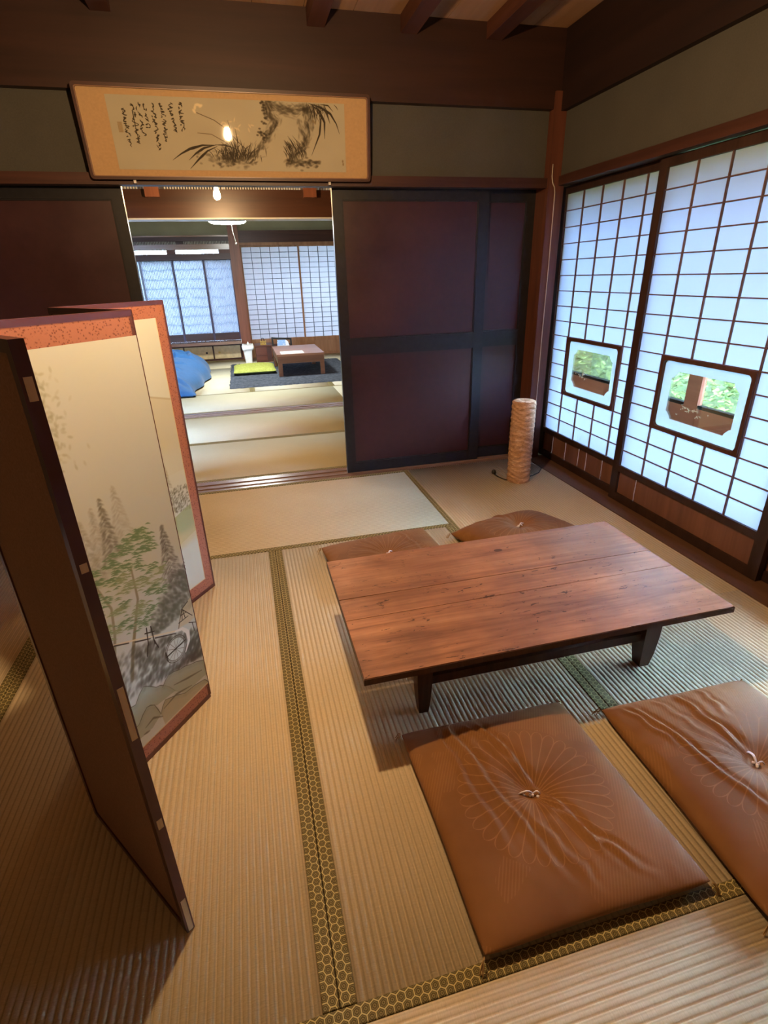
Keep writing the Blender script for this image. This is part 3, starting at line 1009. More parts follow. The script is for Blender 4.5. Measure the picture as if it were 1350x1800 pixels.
    for seg in ([(0.272, 0.374), (0.272, 0.318)], [(0.258, 0.378), (0.252, 0.328)], [(0.250, 0.366), (0.279, 0.354)], [(0.272, 0.330), (0.280, 0.30)], [(0.25, 0.328), (0.24, 0.30)]):
        c.stroke(G1(seg), 0.0036, 0.0030, INK, 0.9)
    # thatched gable
    c.poly(G1([(0.425, 0.372), (0.381, 0.356), (0.357, 0.308), (0.40, 0.300), (0.425, 0.302)]), (0.80, 0.76, 0.64), 0.75)
    for seg in ([(0.411, 0.366), (0.384, 0.356), (0.359, 0.306)], [(0.384, 0.356), (0.417, 0.314)], [(0.364, 0.322), (0.402, 0.322)], [(0.376, 0.340), (0.397, 0.338)], [(0.378, 0.325), (0.384, 0.352)], [(0.39, 0.324), (0.387, 0.350)], [(0.40, 0.30), (0.425, 0.285)], [(0.412, 0.292), (0.414, 0.262)]):
        c.stroke(G1(seg), 0.0026, 0.0020, INK, 0.85)
    # water wheel
    for rr_, wd_ in ((0.040, 0.0022), (0.034, 0.0016), (0.0365, 0.0008)):
        pts = [(0.335 + rr_ * math.cos(a), 0.254 - v0 + rr_ * 0.98 * math.sin(a)) for a in np.linspace(0, 6.283, 40)]
        c.stroke(pts, wd_, wd_, (0.30, 0.28, 0.22), 0.8)
    for a in np.arange(0, 3.14, 0.524):
        c.stroke([(0.335 - 0.034 * math.cos(a), 0.254 - v0 - 0.034 * math.sin(a)), (0.335 + 0.034 * math.cos(a), 0.254 - v0 + 0.034 * math.sin(a))], 0.0013, 0.0013, (0.36, 0.33, 0.26), 0.6)
    c.stroke(G1([(0.298, 0.252), (0.372, 0.258)]), 0.0042, 0.0036, INK, 0.9)
    c.stroke(G1([(0.298, 0.268), (0.300, 0.236)]), 0.0036, 0.0028, INK, 0.9)
    for seg in ([(0.346, 0.306), (0.372, 0.298), (0.388, 0.276), (0.386, 0.246), (0.366, 0.220)],):
        c.stroke(G1(seg), 0.005, 0.004, (0.90, 0.89, 0.86), 0.9, mid=0.013)
    # boulders in the stream
    rocks = [([(0.08, 0.17), (0.13, 0.20), (0.17, 0.195), (0.205, 0.226), (0.242, 0.193), (0.269, 0.177), (0.30, 0.131), (0.233, 0.138), (0.20, 0.158), (0.165, 0.130), (0.10, 0.125)], (0.62, 0.67, 0.60)),
             ([(0.262, 0.176), (0.290, 0.196), (0.33, 0.183), (0.37, 0.170), (0.425, 0.144), (0.425, 0.090), (0.33, 0.095), (0.30, 0.128)], (0.64, 0.67, 0.58)),
             ([(0.12, 0.12), (0.165, 0.132), (0.199, 0.160), (0.223, 0.147), (0.236, 0.102), (0.20, 0.085), (0.12, 0.09)], (0.62, 0.64, 0.55)),
             ([(0.236, 0.103), (0.26, 0.132), (0.332, 0.095), (0.41, 0.080), (0.425, 0.06), (0.24, 0.06)], (0.68, 0.66, 0.54))]
    for pts, colr in rocks:
        q = G1(pts)
        c.poly(q, colr, 0.75)
        n = len(q)
        for i in range(n // 2 + 1):
            a, b = q[i], q[(i + 1) % n]
            m_ = ((a[0] + b[0]) / 2, (a[1] + b[1]) / 2 + 0.003)
            c.stroke([a, m_, b], 0.0016, 0.0016, (0.36, 0.36, 0.30), 0.6, mid=0.0026)
            c.stroke([(a[0], a[1] - 0.006), (m_[0], m_[1] - 0.006), (b[0], b[1] - 0.006)], 0.012, 0.012, (0.50, 0.53, 0.46), 0.10, soft=1.4)
    for seg in ([(0.18, 0.105), (0.21, 0.112), (0.24, 0.09)], [(0.25, 0.11), (0.30, 0.118), (0.36, 0.10)], [(0.17, 0.09), (0.19, 0.085)], [(0.30, 0.152), (0.35, 0.135), (0.41, 0.118)]):
        c.stroke(G1(seg), 0.003, 0.003, (0.42, 0.42, 0.36), 0.4, mid=0.006, soft=1.2)
    return c.image('landscape_middle_panel')

def paint_end():
    W, H, v0 = 0.377, 1.028, 0.065
    c = Canvas(W, H, 1100, PAPERC)
    G1 = lambda pts: [(a, b - v0) for a, b in pts]
    c.poly(G1([(0.0, 0.80), (0.20, 0.852), (0.267, 0.846), (0.377, 0.816), (0.377, 0.55), (0.0, 0.55)]), (0.74, 0.72, 0.62), 0.55)
    c.stroke(G1([(0.1, 0.82), (0.20, 0.853), (0.267, 0.846), (0.377, 0.817)]), 0.006, 0.006, (0.66, 0.64, 0.55), 0.5, soft=1.3)
    for _ in range(30):
        c.dab(random.uniform(0, 0.377), random.uniform(0.50, 0.62) - v0, 0.06, 0.04, PAPERC, 0.2, soft=1.5)
    cedar(c, 0.268, 0.66 - v0, 0.50 - v0, 0.03, (0.50, 0.49, 0.42), 0.45)
    for _ in range(900):
        a, b = random.uniform(0.1, 0.377), random.uniform(0.39, 0.50)
        if b > 0.50 - abs(a - 0.32) * 0.2 or b < 0.46 - a * 0.2 - 0.0:
            continue
        c.dab(a, b - v0, 0.005, 0.0025, (0.36, 0.36, 0.29), random.uniform(0.1, 0.5), ang=random.uniform(0.3, 1.2), soft=0.9)
    c.poly(G1([(0.1, 0.33), (0.27, 0.382), (0.351, 0.402), (0.377, 0.405), (0.377, 0.29), (0.28, 0.270), (0.1, 0.25)]), (0.60, 0.66, 0.49), 0.75)
    for _ in range(14):
        c.dab(random.uniform(0.2, 0.377), random.uniform(0.27, 0.30) - v0, 0.05, 0.022, (0.78, 0.75, 0.60), 0.25, soft=1.4)
    for seg in ([(0.276, 0.214), (0.283, 0.206)], [(0.279, 0.218), (0.279, 0.198)], [(0.276, 0.192), (0.285, 0.19)], [(0.281, 0.197), (0.279, 0.172)], [(0.276, 0.182), (0.284, 0.176)], [(0.280, 0.170), (0.283, 0.160)]):
        c.stroke(G1(seg), 0.0022, 0.0016, INK, 0.85)
    return c.image('landscape_end_panel')

def paint_ink():
    W, H = 1.112, 0.288
    c = Canvas(W, H, 1150, (0.70, 0.665, 0.58))
    x0, z0 = -0.5, 1.70
    Q = lambda pts: [(a - x0, (b - z0)) for a, b in pts]
    D = (0.22, 0.19, 0.15)
    for _ in range(60):
        c.dab(random.uniform(0, W), random.uniform(0, H), 0.05, 0.03, random.choice([(0.73, 0.69, 0.60), (0.65, 0.61, 0.52)]), 0.15, soft=1.4)
    # cursive columns
    cols = [(-0.175, 1.968, 1.865, 1.0), (-0.217, 1.965, 1.856, 0.9), (-0.260, 1.959, 1.827, 0.7), (-0.300, 1.961, 1.807, 0.9), (-0.335, 1.957, 1.858, 0.9), (-0.362, 1.962, 1.845, 0.8), (-0.390, 1.956, 1.800, 1.0), (-0.430, 1.937, 1.814, 0.9)]
    rs = random.Random(11)
    for (xc, zt, zb, wgt) in cols:
        z = zt
        while z > zb:
            hh = rs.uniform(0.018, 0.032)
            kind = rs.random()
            n = rs.randint(4, 7)
            px_, pz_ = xc + rs.uniform(-0.008, 0.004), z
            for q in range(n):
                nx = xc + rs.uniform(-0.011, 0.011)
                nz = z - hh * (q + 1) / n + rs.uniform(-0.004, 0.004)
                mx_ = ((px_ + nx) / 2 + rs.uniform(-0.006, 0.006), (pz_ + nz) / 2)
                c.stroke(Q([(px_, pz_), mx_, (nx, nz)]), 0.0022, 0.0018, D, 0.95 * wgt, mid=rs.uniform(0.003, 0.0062), soft=0.5)
                if rs.random() < 0.45:
                    px_, pz_ = xc + rs.uniform(-0.012, 0.008), nz + rs.uniform(0, 0.006)
                else:
                    px_, pz_ = nx, nz
            z -= hh + rs.uniform(0.003, 0.008)
    c.stroke(Q([(-0.392, 1.93), (-0.391, 1.87), (-0.389, 1.815)]), 0.004, 0.0022, D, 0.85)
    c.stroke(Q([(-0.260, 1.87), (-0.258, 1.85), (-0.255, 1.828)]), 0.003, 0.001, D, 0.8)
    c.poly(Q([(-0.468, 1.886), (-0.448, 1.886), (-0.448, 1.846), (-0.468, 1.846)]), (0.52, 0.40, 0.25), 0.65, grain=0.6)
    for k in range(3):
        c.stroke(Q([(-0.463 + 0.006 * k, 1.882), (-0.463 + 0.006 * k, 1.850)]), 0.0015, 0.0015, (0.76, 0.66, 0.48), 0.6)
    def blade(pts, wd, al=0.85, col=D):
        c.stroke(Q(pts), 0.0012, 0.0010, col, al, mid=wd, soft=0.5)
    # orchid leaves to the left
    blade([(-0.034, 1.805), (-0.10, 1.803), (-0.162, 1.787), (-0.205, 1.767), (-0.248, 1.741)], 0.010)
    blade([(-0.034, 1.806), (-0.094, 1.792), (-0.135, 1.770), (-0.172, 1.742)], 0.009)
    blade([(-0.030, 1.800), (-0.08, 1.780), (-0.123, 1.748), (-0.172, 1.706)], 0.009)
    blade([(0.06, 1.790), (0.01, 1.806), (-0.04, 1.806)], 0.006)
    # flower stalk and pale petals
    c.stroke(Q([(-0.106, 1.931), (-0.029, 1.904), (0.023, 1.871), (0.078, 1.815)]), 0.0028, 0.0034, (0.36, 0.31, 0.24), 0.8)
    c.stroke(Q([(-0.114, 1.852), (-0.05, 1.848), (0.003, 1.822)]), 0.0024, 0.003, (0.40, 0.34, 0.26), 0.7)
    for (a, b, rx_, an) in ((-0.096, 1.961, 0.013, 0.0), (-0.110, 1.950, 0.011, 1.2), (-0.116, 1.936, 0.010, -0.9), (-0.083, 1.957, 0.010, 0.5)):
        c.dab(*Q([(a, b)])[0], rx_, 0.0055, (0.90, 0.83, 0.68), 0.85, ang=an, soft=0.7)
    for (a, b) in ((0.034, 1.906), (0.02, 1.89), (0.06, 1.87), (0.09, 1.88), (0.13, 1.87)):
        for _ in range(3):
            c.dab(a - x0 + random.gauss(0, 0.01), b - z0 + random.gauss(0, 0.008), 0.009, 0.003, (0.88, 0.80, 0.64), 0.6, ang=random.uniform(0, 3), soft=0.8)
    # clump of grass on the bank
    for _ in range(120):
        a = random.gauss(0.045, 0.05)
        L = random.uniform(0.02, 0.07)
        le = random.gauss(0, 0.5)
        b = random.uniform(1.735, 1.765)
        blade([(a, b), (a + le * L * 0.4, b + L * 0.6), (a + le * L, b + L)], random.uniform(0.002, 0.004), random.uniform(0.3, 0.8))
    for pts in ([(0.05, 1.78), (0.035, 1.83), (0.017, 1.85)], [(0.06, 1.79), (0.045, 1.86), (0.034, 1.905)], [(0.07, 1.78), (0.07, 1.83), (0.065, 1.872)], [(0.085, 1.77), (0.09, 1.80), (0.083, 1.83)], [(0.11, 1.76), (0.12, 1.78), (0.112, 1.80)]):
        blade(pts, 0.004)
    for _ in range(170):
        a, b = random.gauss(0.03, 0.055), random.gauss(1.745, 0.014)
        c.dab(a - x0, b - z0, random.uniform(0.004, 0.012), random.uniform(0.003, 0.006), D, random.uniform(0.08, 0.4), ang=random.uniform(-0.5, 0.5), soft=0.9)
    # rock: left flank, arch, right flank
    def rocky(path, spread, n, dark):
        path = [np.array(p) for p in path]
        for _ in range(n):
            k = random.randrange(len(path) - 1)
            p = path[k] + (path[k + 1] - path[k]) * random.random()
            d = path[k + 1] - path[k]
            c.dab(p[0] - x0 + random.gauss(0, spread), p[1] - z0 + random.gauss(0, spread * 0.7), random.uniform(0.005, 0.016), random.uniform(0.002, 0.005), D, random.uniform(0.05, dark), ang=math.atan2(d[1], d[0]) + random.gauss(0, 0.3), soft=1.0, grain=0.3)
    rocky([(0.226, 1.975), (0.228, 1.94), (0.262, 1.905), (0.235, 1.868), (0.205, 1.825), (0.16, 1.78), (0.10, 1.735)], 0.012, 330, 0.38)
    rocky([(0.235, 1.98), (0.285, 1.96), (0.335, 1.95), (0.39, 1.955), (0.435, 1.965)], 0.016, 330, 0.30)
    rocky([(0.415, 1.97), (0.425, 1.93), (0.428, 1.86), (0.40, 1.81), (0.345, 1.775), (0.315, 1.73)], 0.011, 300, 0.36)
    rocky([(0.38, 1.915), (0.392, 1.87), (0.405, 1.83)], 0.008, 60, 0.3)
    for (a, b) in ((0.212, 1.965), (0.212, 1.945), (0.218, 1.925), (0.19, 1.855), (0.198, 1.846), (0.188, 1.87), (0.21, 1.90), (0.20, 1.98), (0.205, 1.835), (0.215, 1.855)):
        for _ in range(4):
            c.dab(a - x0 + random.gauss(0, 0.006), b - z0 + random.gauss(0, 0.006), 0.006, 0.004, D, 0.6, soft=0.6)
    # grass against the right flank
    for _ in range(70):
        a, b = random.uniform(0.305, 0.41), random.uniform(1.745, 1.80)
        L = random.uniform(0.02, 0.055)
        blade([(a, b), (a - L * 0.15, b + L * 0.6), (a - L * 0.5, b + L)], 0.003, random.uniform(0.3, 0.75))
    for _ in range(110):
        a = random.uniform(0.305, 0.475)
        c.dab(a - x0, random.gauss(1.738, 0.009) - z0, 0.008, 0.004, D, random.uniform(0.1, 0.5), ang=random.uniform(-0.4, 0.4), soft=0.9)
    # hanging leaves at the upper right
    for pts, wd in (([(0.432, 1.984), (0.492, 1.970), (0.540, 1.945), (0.568, 1.905), (0.583, 1.864)], 0.009), ([(0.44, 1.983), (0.485, 1.955), (0.508, 1.91), (0.505, 1.842)], 0.010), ([(0.45, 1.98), (0.492, 1.93), (0.480, 1.86), (0.434, 1.771)], 0.008), ([(0.43, 1.98), (0.445, 1.95), (0.434, 1.91)], 0.006), ([(0.46, 1.98), (0.52, 1.955), (0.535, 1.91)], 0.007), ([(0.49, 1.982), (0.53, 1.978), (0.553, 1.955)], 0.005), ([(0.45, 1.98), (0.46, 1.95), (0.462, 1.91)], 0.006), ([(0.56, 1.982), (0.572, 1.972), (0.578, 1.962)], 0.003)):
        blade(pts, wd)
    for _ in range(26):
        a = random.uniform(0.43, 0.53)
        blade([(a, 1.983), (a + random.uniform(0, 0.02), 1.96), (a + random.uniform(-0.01, 0.03), random.uniform(1.90, 1.95))], 0.003, 0.5)
    for (a, b) in ((0.595, 1.748), (0.597, 1.735), (0.45, 1.913), (0.46, 1.908)):
        c.dab(a - x0, b - z0, 0.004, 0.006, (0.45, 0.35, 0.22), 0.6, soft=0.8)
    return c.image('ink_painting')

# ------------------------------------------------------------------ framed ink painting over the doorway
pf = thing('framed_painting', 'long framed ink painting of orchids, rock and calligraphy leaning out over the doorway', 'picture', (0.055, -0.03, 1.66))
class TiltPl(Pl):
    def __init__(s, O, tilt):
        s.O = Vector(O)
        s.U = Vector((1, 0, 0))
        s.V = Vector((0, -math.sin(tilt), math.cos(tilt)))
        s.W = s.U.cross(s.V)
tp = TiltPl((0, -0.024, 1.664), 0.108)
PX0, PX1, PH = -0.628, 0.740, 0.370
link('frame', ring_prism(tp, rrect(PX0, PX1, 0, PH, 0.016), rrect(PX0 + 0.012, PX1 - 0.012, 0.012, PH - 0.012, 0.010), -0.004, 0.022), MT['trim'], pf)
link('frame_lip', ring_prism(tp, rrect(PX0 + 0.012, PX1 - 0.012, 0.012, PH - 0.012, 0.010), rrect(PX0 + 0.016, PX1 - 0.016, 0.016, PH - 0.016, 0.008), 0.004, 0.016), m_plain('lip_wood', (0.20, 0.10, 0.06), 0.35, 0.5), pf)
link('backing', prism(tp, rrect(PX0 + 0.01, PX1 - 0.01, 0.01, PH - 0.01, 0.01), -0.004, 0.002), m_plain('orange_mount', (0.50, 0.32, 0.165), 0.8, 0.2, 0.06, 90), pf)
link('painting', quad(tp, -0.496, 0.612, 0.042, 0.330, 0.0035), m_image('ink_painting', paint_ink(), 0.85), pf)
link('glass', PB(tp, PX0 + 0.014, PX1 - 0.014, 0.014, PH - 0.014, 0.007, 0.009), MT['pic_glass'], pf)
for hx in (-0.437, 0.521):
    hk = tag(link('picture_hook', B(hx - 0.006, hx + 0.006, -0.034, -0.013, 1.648, 1.664), m_plain('steel_hook', (0.45, 0.42, 0.42), 0.35, 0.5, metal=0.8), bevel=0.002),
             'small metal bracket under the %s end of the framed ink painting' % ('left' if hx < 0 else 'right'), 'bracket', 'brackets under the framed painting')

# ------------------------------------------------------------------ folding screen
SC = [Vector((-0.270, -2.528, 0)), Vector((-0.520, -2.185, 0)), Vector((-0.266, -1.844, 0)), Vector((-0.527, -1.499, 0)), Vector((-0.277, -1.154, 0))]
fs_ = thing('folding_screen', 'four-panel folding screen with mountain landscape painting and orange brocade edging', 'folding screen', (-0.4, -1.84, 0))
BROC = None
def m_brocade():
    g = G('orange_brocade')
    v = g.n('TexVoronoi', {'Vector': g.obj(), 'Scale': 150.0})
    n_ = g.noise(210, 3, 0.6, dist=1.5)
    fac = g.mt('MULTIPLY', g.mt('ADD', v.outputs['Distance'], n_), 0.75)
    c = g.ramp(fac, [(0.48, (0.15, 0.042, 0.026)), (0.66, (0.38, 0.145, 0.090))])
    return g.pbr(c, 0.7, g.bump(n_, 0.3, 0.001), 0.3, sheen=0.2)
BROC = m_brocade()
LAC = m_plain('plum_lacquer', (0.10, 0.034, 0.030), 0.32, 0.5, 0.15, 12)
BACK = m_plain('brown_backing_cloth', (0.42, 0.26, 0.20), 0.9, 0.15, 0.12, 220, bump=0.2)
GOLD = m_plain('gold_edging', (0.62, 0.48, 0.26), 0.5, 0.4)
IM_MID, IM_END = paint_middle(), paint_end()
M_MID, M_END = m_image('landscape_middle', IM_MID, 0.75), m_image('landscape_end', IM_END, 0.75)
H_ = 1.148
T_ = 0.017
for i in range(4):
    a, b = SC[i], SC[i + 1]
    W = (b - a).length
    # front faces of panels two and four look to the room (+W of a plane running a->b); one and three look away
    pl = Pl(a, b - a)
    front = pl.W.x > 0 and i in (1, 3)
    g0 = 0.002
    rt = empty('panel', (0, 0, 0), fs_)
    rt.location = -fs_.location
    sgn = 1 if i in (1, 3) else -1
    w_f = (-T_ / 2, T_ / 2)
    pl.O = pl.O - pl.W * 0.0
    link('core', PB(pl, g0 + 0.004, W - g0 - 0.004, 0.006, H_ - 0.006, -T_ / 2 + 0.003, T_ / 2 - 0.004), BACK, rt)
    ss = 0.010 if i in (1, 3) else 0.017
    link('frame_strip', PB(pl, g0, g0 + ss, 0, H_, *w_f), LAC, rt, bevel=0.003, seg=2)
    link('frame_strip', PB(pl, W - g0 - ss, W - g0, 0, H_, *w_f), LAC, rt, bevel=0.003, seg=2)
    link('frame_strip', PB(pl, g0 + ss, W - g0 - ss, 0, 0.017, *w_f), LAC, rt, bevel=0.002)
    link('frame_strip', PB(pl, g0 + ss, W - g0 - ss, H_ - 0.016, H_, *w_f), LAC, rt, bevel=0.002)
    if i == 1:
        e = 0.0085
        link('brocade_border', PB(pl, 0.008, W - 0.003, 1.092, H_ - 0.014, 0.004, e), BROC, rt)
        link('brocade_border', PB(pl, 0.008, W - 0.003, 0.016, 0.055, 0.004, e), BROC, rt)
        link('gold_edging', PB(pl, 0.008, W - 0.003, 0.055, 0.058, 0.004, e + 0.0006), GOLD, rt)
        link('landscape_painting', quad(pl, 0.0, W - 0.002, 0.058, 1.092, e + 0.0003), M_MID, rt)
    elif i == 3:
        e = 0.0085
        link('brocade_border', PB(pl, 0.010, W - 0.010, 1.093, H_ - 0.014, 0.004, e), BROC, rt)
        link('brocade_border', PB(pl, 0.010, W - 0.010, 0.016, 0.062, 0.004, e), BROC, rt)
        link('brocade_border', PB(pl, W - 0.052, W - 0.009, 0.062, 1.093, 0.004, e), BROC, rt)
        link('gold_edging', PB(pl, 0.012, W - 0.052, 0.062, 0.065, 0.004, e + 0.0006), GOLD, rt)
        link('gold_edging', PB(pl, W - 0.0545, W - 0.052, 0.062, 1.093, 0.004, e + 0.0006), GOLD, rt)
        link('landscape_painting', quad(pl, 0.0, W - 0.0545, 0.065, 1.093, e + 0.0003), M_END, rt)
    elif i == 0:
        for (z0_, z1_) in ((0.002, 0.098), (0.308, 0.331), (0.524, 0.632), (0.838, 0.852), (1.076, 1.105)):
            bm = bmesh.new()
            bx(bm, g0 - 0.0007, g0 + 0.010, z0_, z1_, -T_ / 2 + 0.004, T_ / 2 - 0.003, pl)
            link('bare_wood_patch', bm, MT['pale_wood'], rt, bevel=0.003, seg=2)

# ------------------------------------------------------------------ low table
tb = thing('low_table', 'low dark wooden table with a worn brown plank top between the cushions', 'table', (0.735, -1.90, 0))
def m_table():
    g = G('worn_table_wood')
    x, y, z = g.xyz()[:3]
    st = (0.12, 1, 1)
    a = g.noise(9, 6, 0.62, stretch=st, dist=1.2)
    b = g.noise(70, 4, 0.6, stretch=(0.06, 1, 1))
    blot = g.noise(3.2, 4, 0.6)
    c = g.ramp(g.mt('ADD', g.mt('MULTIPLY', a, 0.65), g.mt('MULTIPLY', b, 0.35)), [(0.32, (0.15, 0.06, 0.027)), (0.48, (0.36, 0.16, 0.075)), (0.66, (0.52, 0.27, 0.14))])
    c = g.mix(g.ramp(blot, [(0.42, (0, 0, 0)), (0.62, (1, 1, 1))]), g.mix(0.45, c, (0.09, 0.04, 0.025)), c)
    pit = g.noise(34, 5, 0.7, stretch=(0.35, 1, 1), dist=2.0)
    c = g.mix(g.mt('GREATER_THAN', pit, 0.635), c, (0.055, 0.022, 0.012))
    kn = g.n('TexVoronoi', {'Vector': g.vm('MULTIPLY', g.obj(), (0.6, 1, 1)), 'Scale': 5.0})
    c = g.mix(g.mt('LESS_THAN', kn.outputs['Distance'], 0.05), c, (0.07, 0.028, 0.015))
    rg = g.mt('ADD', 0.34, g.mt('MULTIPLY', blot, 0.28))
    return g.pbr(c, rg, g.bump(g.mt('ADD', b, g.mt('MULTIPLY', pit, 0.5)), 0.18, 0.0015), 0.42)
TBL = m_table()
TX0, TX1, TY0, TY1, TZ = 0.170, 1.300, -2.215, -1.590, 0.275
for ya, yb in ((TY0, -1.9612), (-1.9588, -1.8472), (-1.8448, TY1)):
    link('tabletop_plank', B(TX0, TX1, ya, yb, TZ - 0.020, TZ + (0.0006 if ya > -1.9 else 0)), TBL, tb, bevel=0.0022, seg=2)
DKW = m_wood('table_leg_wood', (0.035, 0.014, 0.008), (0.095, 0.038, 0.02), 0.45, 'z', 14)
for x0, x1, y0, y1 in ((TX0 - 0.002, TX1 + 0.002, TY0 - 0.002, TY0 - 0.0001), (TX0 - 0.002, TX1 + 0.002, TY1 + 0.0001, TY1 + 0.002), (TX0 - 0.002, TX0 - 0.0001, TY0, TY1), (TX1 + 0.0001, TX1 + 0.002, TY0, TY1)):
    link('edge_strip', B(x0, x1, y0, y1, TZ - 0.0205, TZ - 0.0025), DKW, tb)  # dark strips imitating the shade on the tabletop's edges
LX0, LX1, LYF, LYB = 0.367, 1.131, -2.085, -1.72
for lx_ in (LX0, LX1):
    for ly_ in (LYF, LYB):
        bm = bmesh.new()
        k_ = 1.0 if lx_ < 0.7 else 1.25
        prof = [(0.0, 0.014), (0.05, 0.019), (0.12, 0.0225), (0.255, 0.024)]
        rings = []
        for z_, h_ in prof:
            rings.append([bm.verts.new((lx_ + sx * h_ * k_, ly_ + sy * h_ * k_, z_ if z_ else -0.001)) for sx, sy in ((-1, -1), (1, -1), (1, 1), (-1, 1))])
        for q in range(3):
            for k in range(4):
                bm.faces.new((rings[q][k], rings[q][(k + 1) % 4], rings[q + 1][(k + 1) % 4], rings[q + 1][k]))
        bm.faces.new(rings[0][::-1]); bm.faces.new(rings[-1])
        link('leg', bm, DKW, tb, bevel=0.003)
for ly_ in (LYF, LYB):
    link('stretcher', B(LX0 + 0.019, LX1 - 0.024, ly_ - 0.010, ly_ + 0.010, 0.100, 0.129), DKW, tb, bevel=0.002)
for lx_ in (LX0, LX1):
    link('cross_rail', B(lx_ - 0.012, lx_ + 0.012, LYF + 0.019, LYB - 0.019, 0.14, 0.175), DKW, tb, bevel=0.002)
    link('batten', B(lx_ - 0.03, lx_ + 0.03, TY0 + 0.05, TY1 - 0.05, 0.2555, 0.2635 - 0.0085), DKW, tb)

# ------------------------------------------------------------------ floor cushions
def m_cushion(k):
    g = G('brown_satin_%d' % k)
    x, y, z = g.xyz()[:3]
    rr_ = g.mt('SQRT', g.mt('ADD', g.mt('MULTIPLY', x, x), g.mt('MULTIPLY', y, y)))
    th = g.mt('ARCTAN2', y, x)
    N = 34
    tt = g.mt('ABSOLUTE', g.mt('SUBTRACT', g.mt('FRACT', g.mt('ADD', g.mt('DIVIDE', g.mt('MULTIPLY', th, N), 2 * math.pi), 20.0)), 0.5))
    R0, R1 = 0.150, 0.182
    q = g.mt('MINIMUM', g.mt('MAXIMUM', g.mt('DIVIDE', g.mt('SUBTRACT', rr_, R0), R1 - R0), 0.0), 1.0)
    hw = g.mt('MULTIPLY', 0.5, g.mt('SQRT', g.mt('SUBTRACT', 1.0, g.mt('MULTIPLY', q, q))))
    dist = g.mt('MULTIPLY', g.mt('ABSOLUTE', g.mt('SUBTRACT', tt, hw)), g.mt('MULTIPLY', rr_, 2 * math.pi / N))
    line = g.mt('MULTIPLY', g.mt('MULTIPLY', g.mt('LESS_THAN', dist, 0.0013), g.mt('LESS_THAN', rr_, R1 + 0.001)), g.mt('GREATER_THAN', rr_, 0.012))
    tw = g.mt('SINE', g.mt('MULTIPLY', g.mt('ADD', g.mt('MULTIPLY', x, 0.80), g.mt('MULTIPLY', y, -0.45)), 2 * math.pi / 0.0062))
    patch = g.mt('GREATER_THAN', g.noise(5.0, 2), 0.50)
    outside = g.mt('GREATER_THAN', rr_, R1 + 0.006)
    twm = g.mt('MULTIPLY', g.mt('MULTIPLY', g.mt('GREATER_THAN', tw, 0.3), patch), outside)
    cl = g.noise(4.0, 4)
    c = g.ramp(cl, [(0.3, (0.155, 0.066, 0.021)), (0.7, (0.235, 0.108, 0.036))])
    c = g.mix(g.mt('MULTIPLY', line, 0.30), c, (0.42, 0.21, 0.085))
    c = g.mix(g.mt('MULTIPLY', twm, 0.16), c, (0.40, 0.20, 0.08))
    wv = g.noise(500, 2)
    h = g.mt('ADD', g.mt('MULTIPLY', g.mt('SUBTRACT', 1.0, line), 1.0), g.mt('ADD', g.mt('MULTIPLY', wv, 0.25), g.mt('MULTIPLY', twm, 0.2)))
    return g.pbr(c, 0.66, g.bump(h, 0.5, 0.0012), 0.14, sheen=0.03)

def fold(x, y, p0, p1, wd, amp, bend=0.0):
    """a crease running from p0 to p1 in the cloth: a ridge with a sharp valley beside it"""
    d = np.array(p1) - np.array(p0)
    L = np.linalg.norm(d)
    d /= L
    n = np.array([-d[1], d[0]])
    px_, py_ = x - p0[0], y - p0[1]
    t = (px_ * d[0] + py_ * d[1]) / L
    s_ = px_ * n[0] + py_ * n[1] + bend * np.sin(np.pi * np.clip(t, 0, 1)) + 0.004 * np.sin(t * 17)
    fade = np.clip(t / 0.12, 0, 1) * np.clip((1 - t) / 0.35, 0, 1)
    prof = np.exp(-(s_ / wd) ** 2) - 0.9 * np.exp(-((s_ - 1.3 * wd) / (0.7 * wd)) ** 2)
    return amp * prof * fade

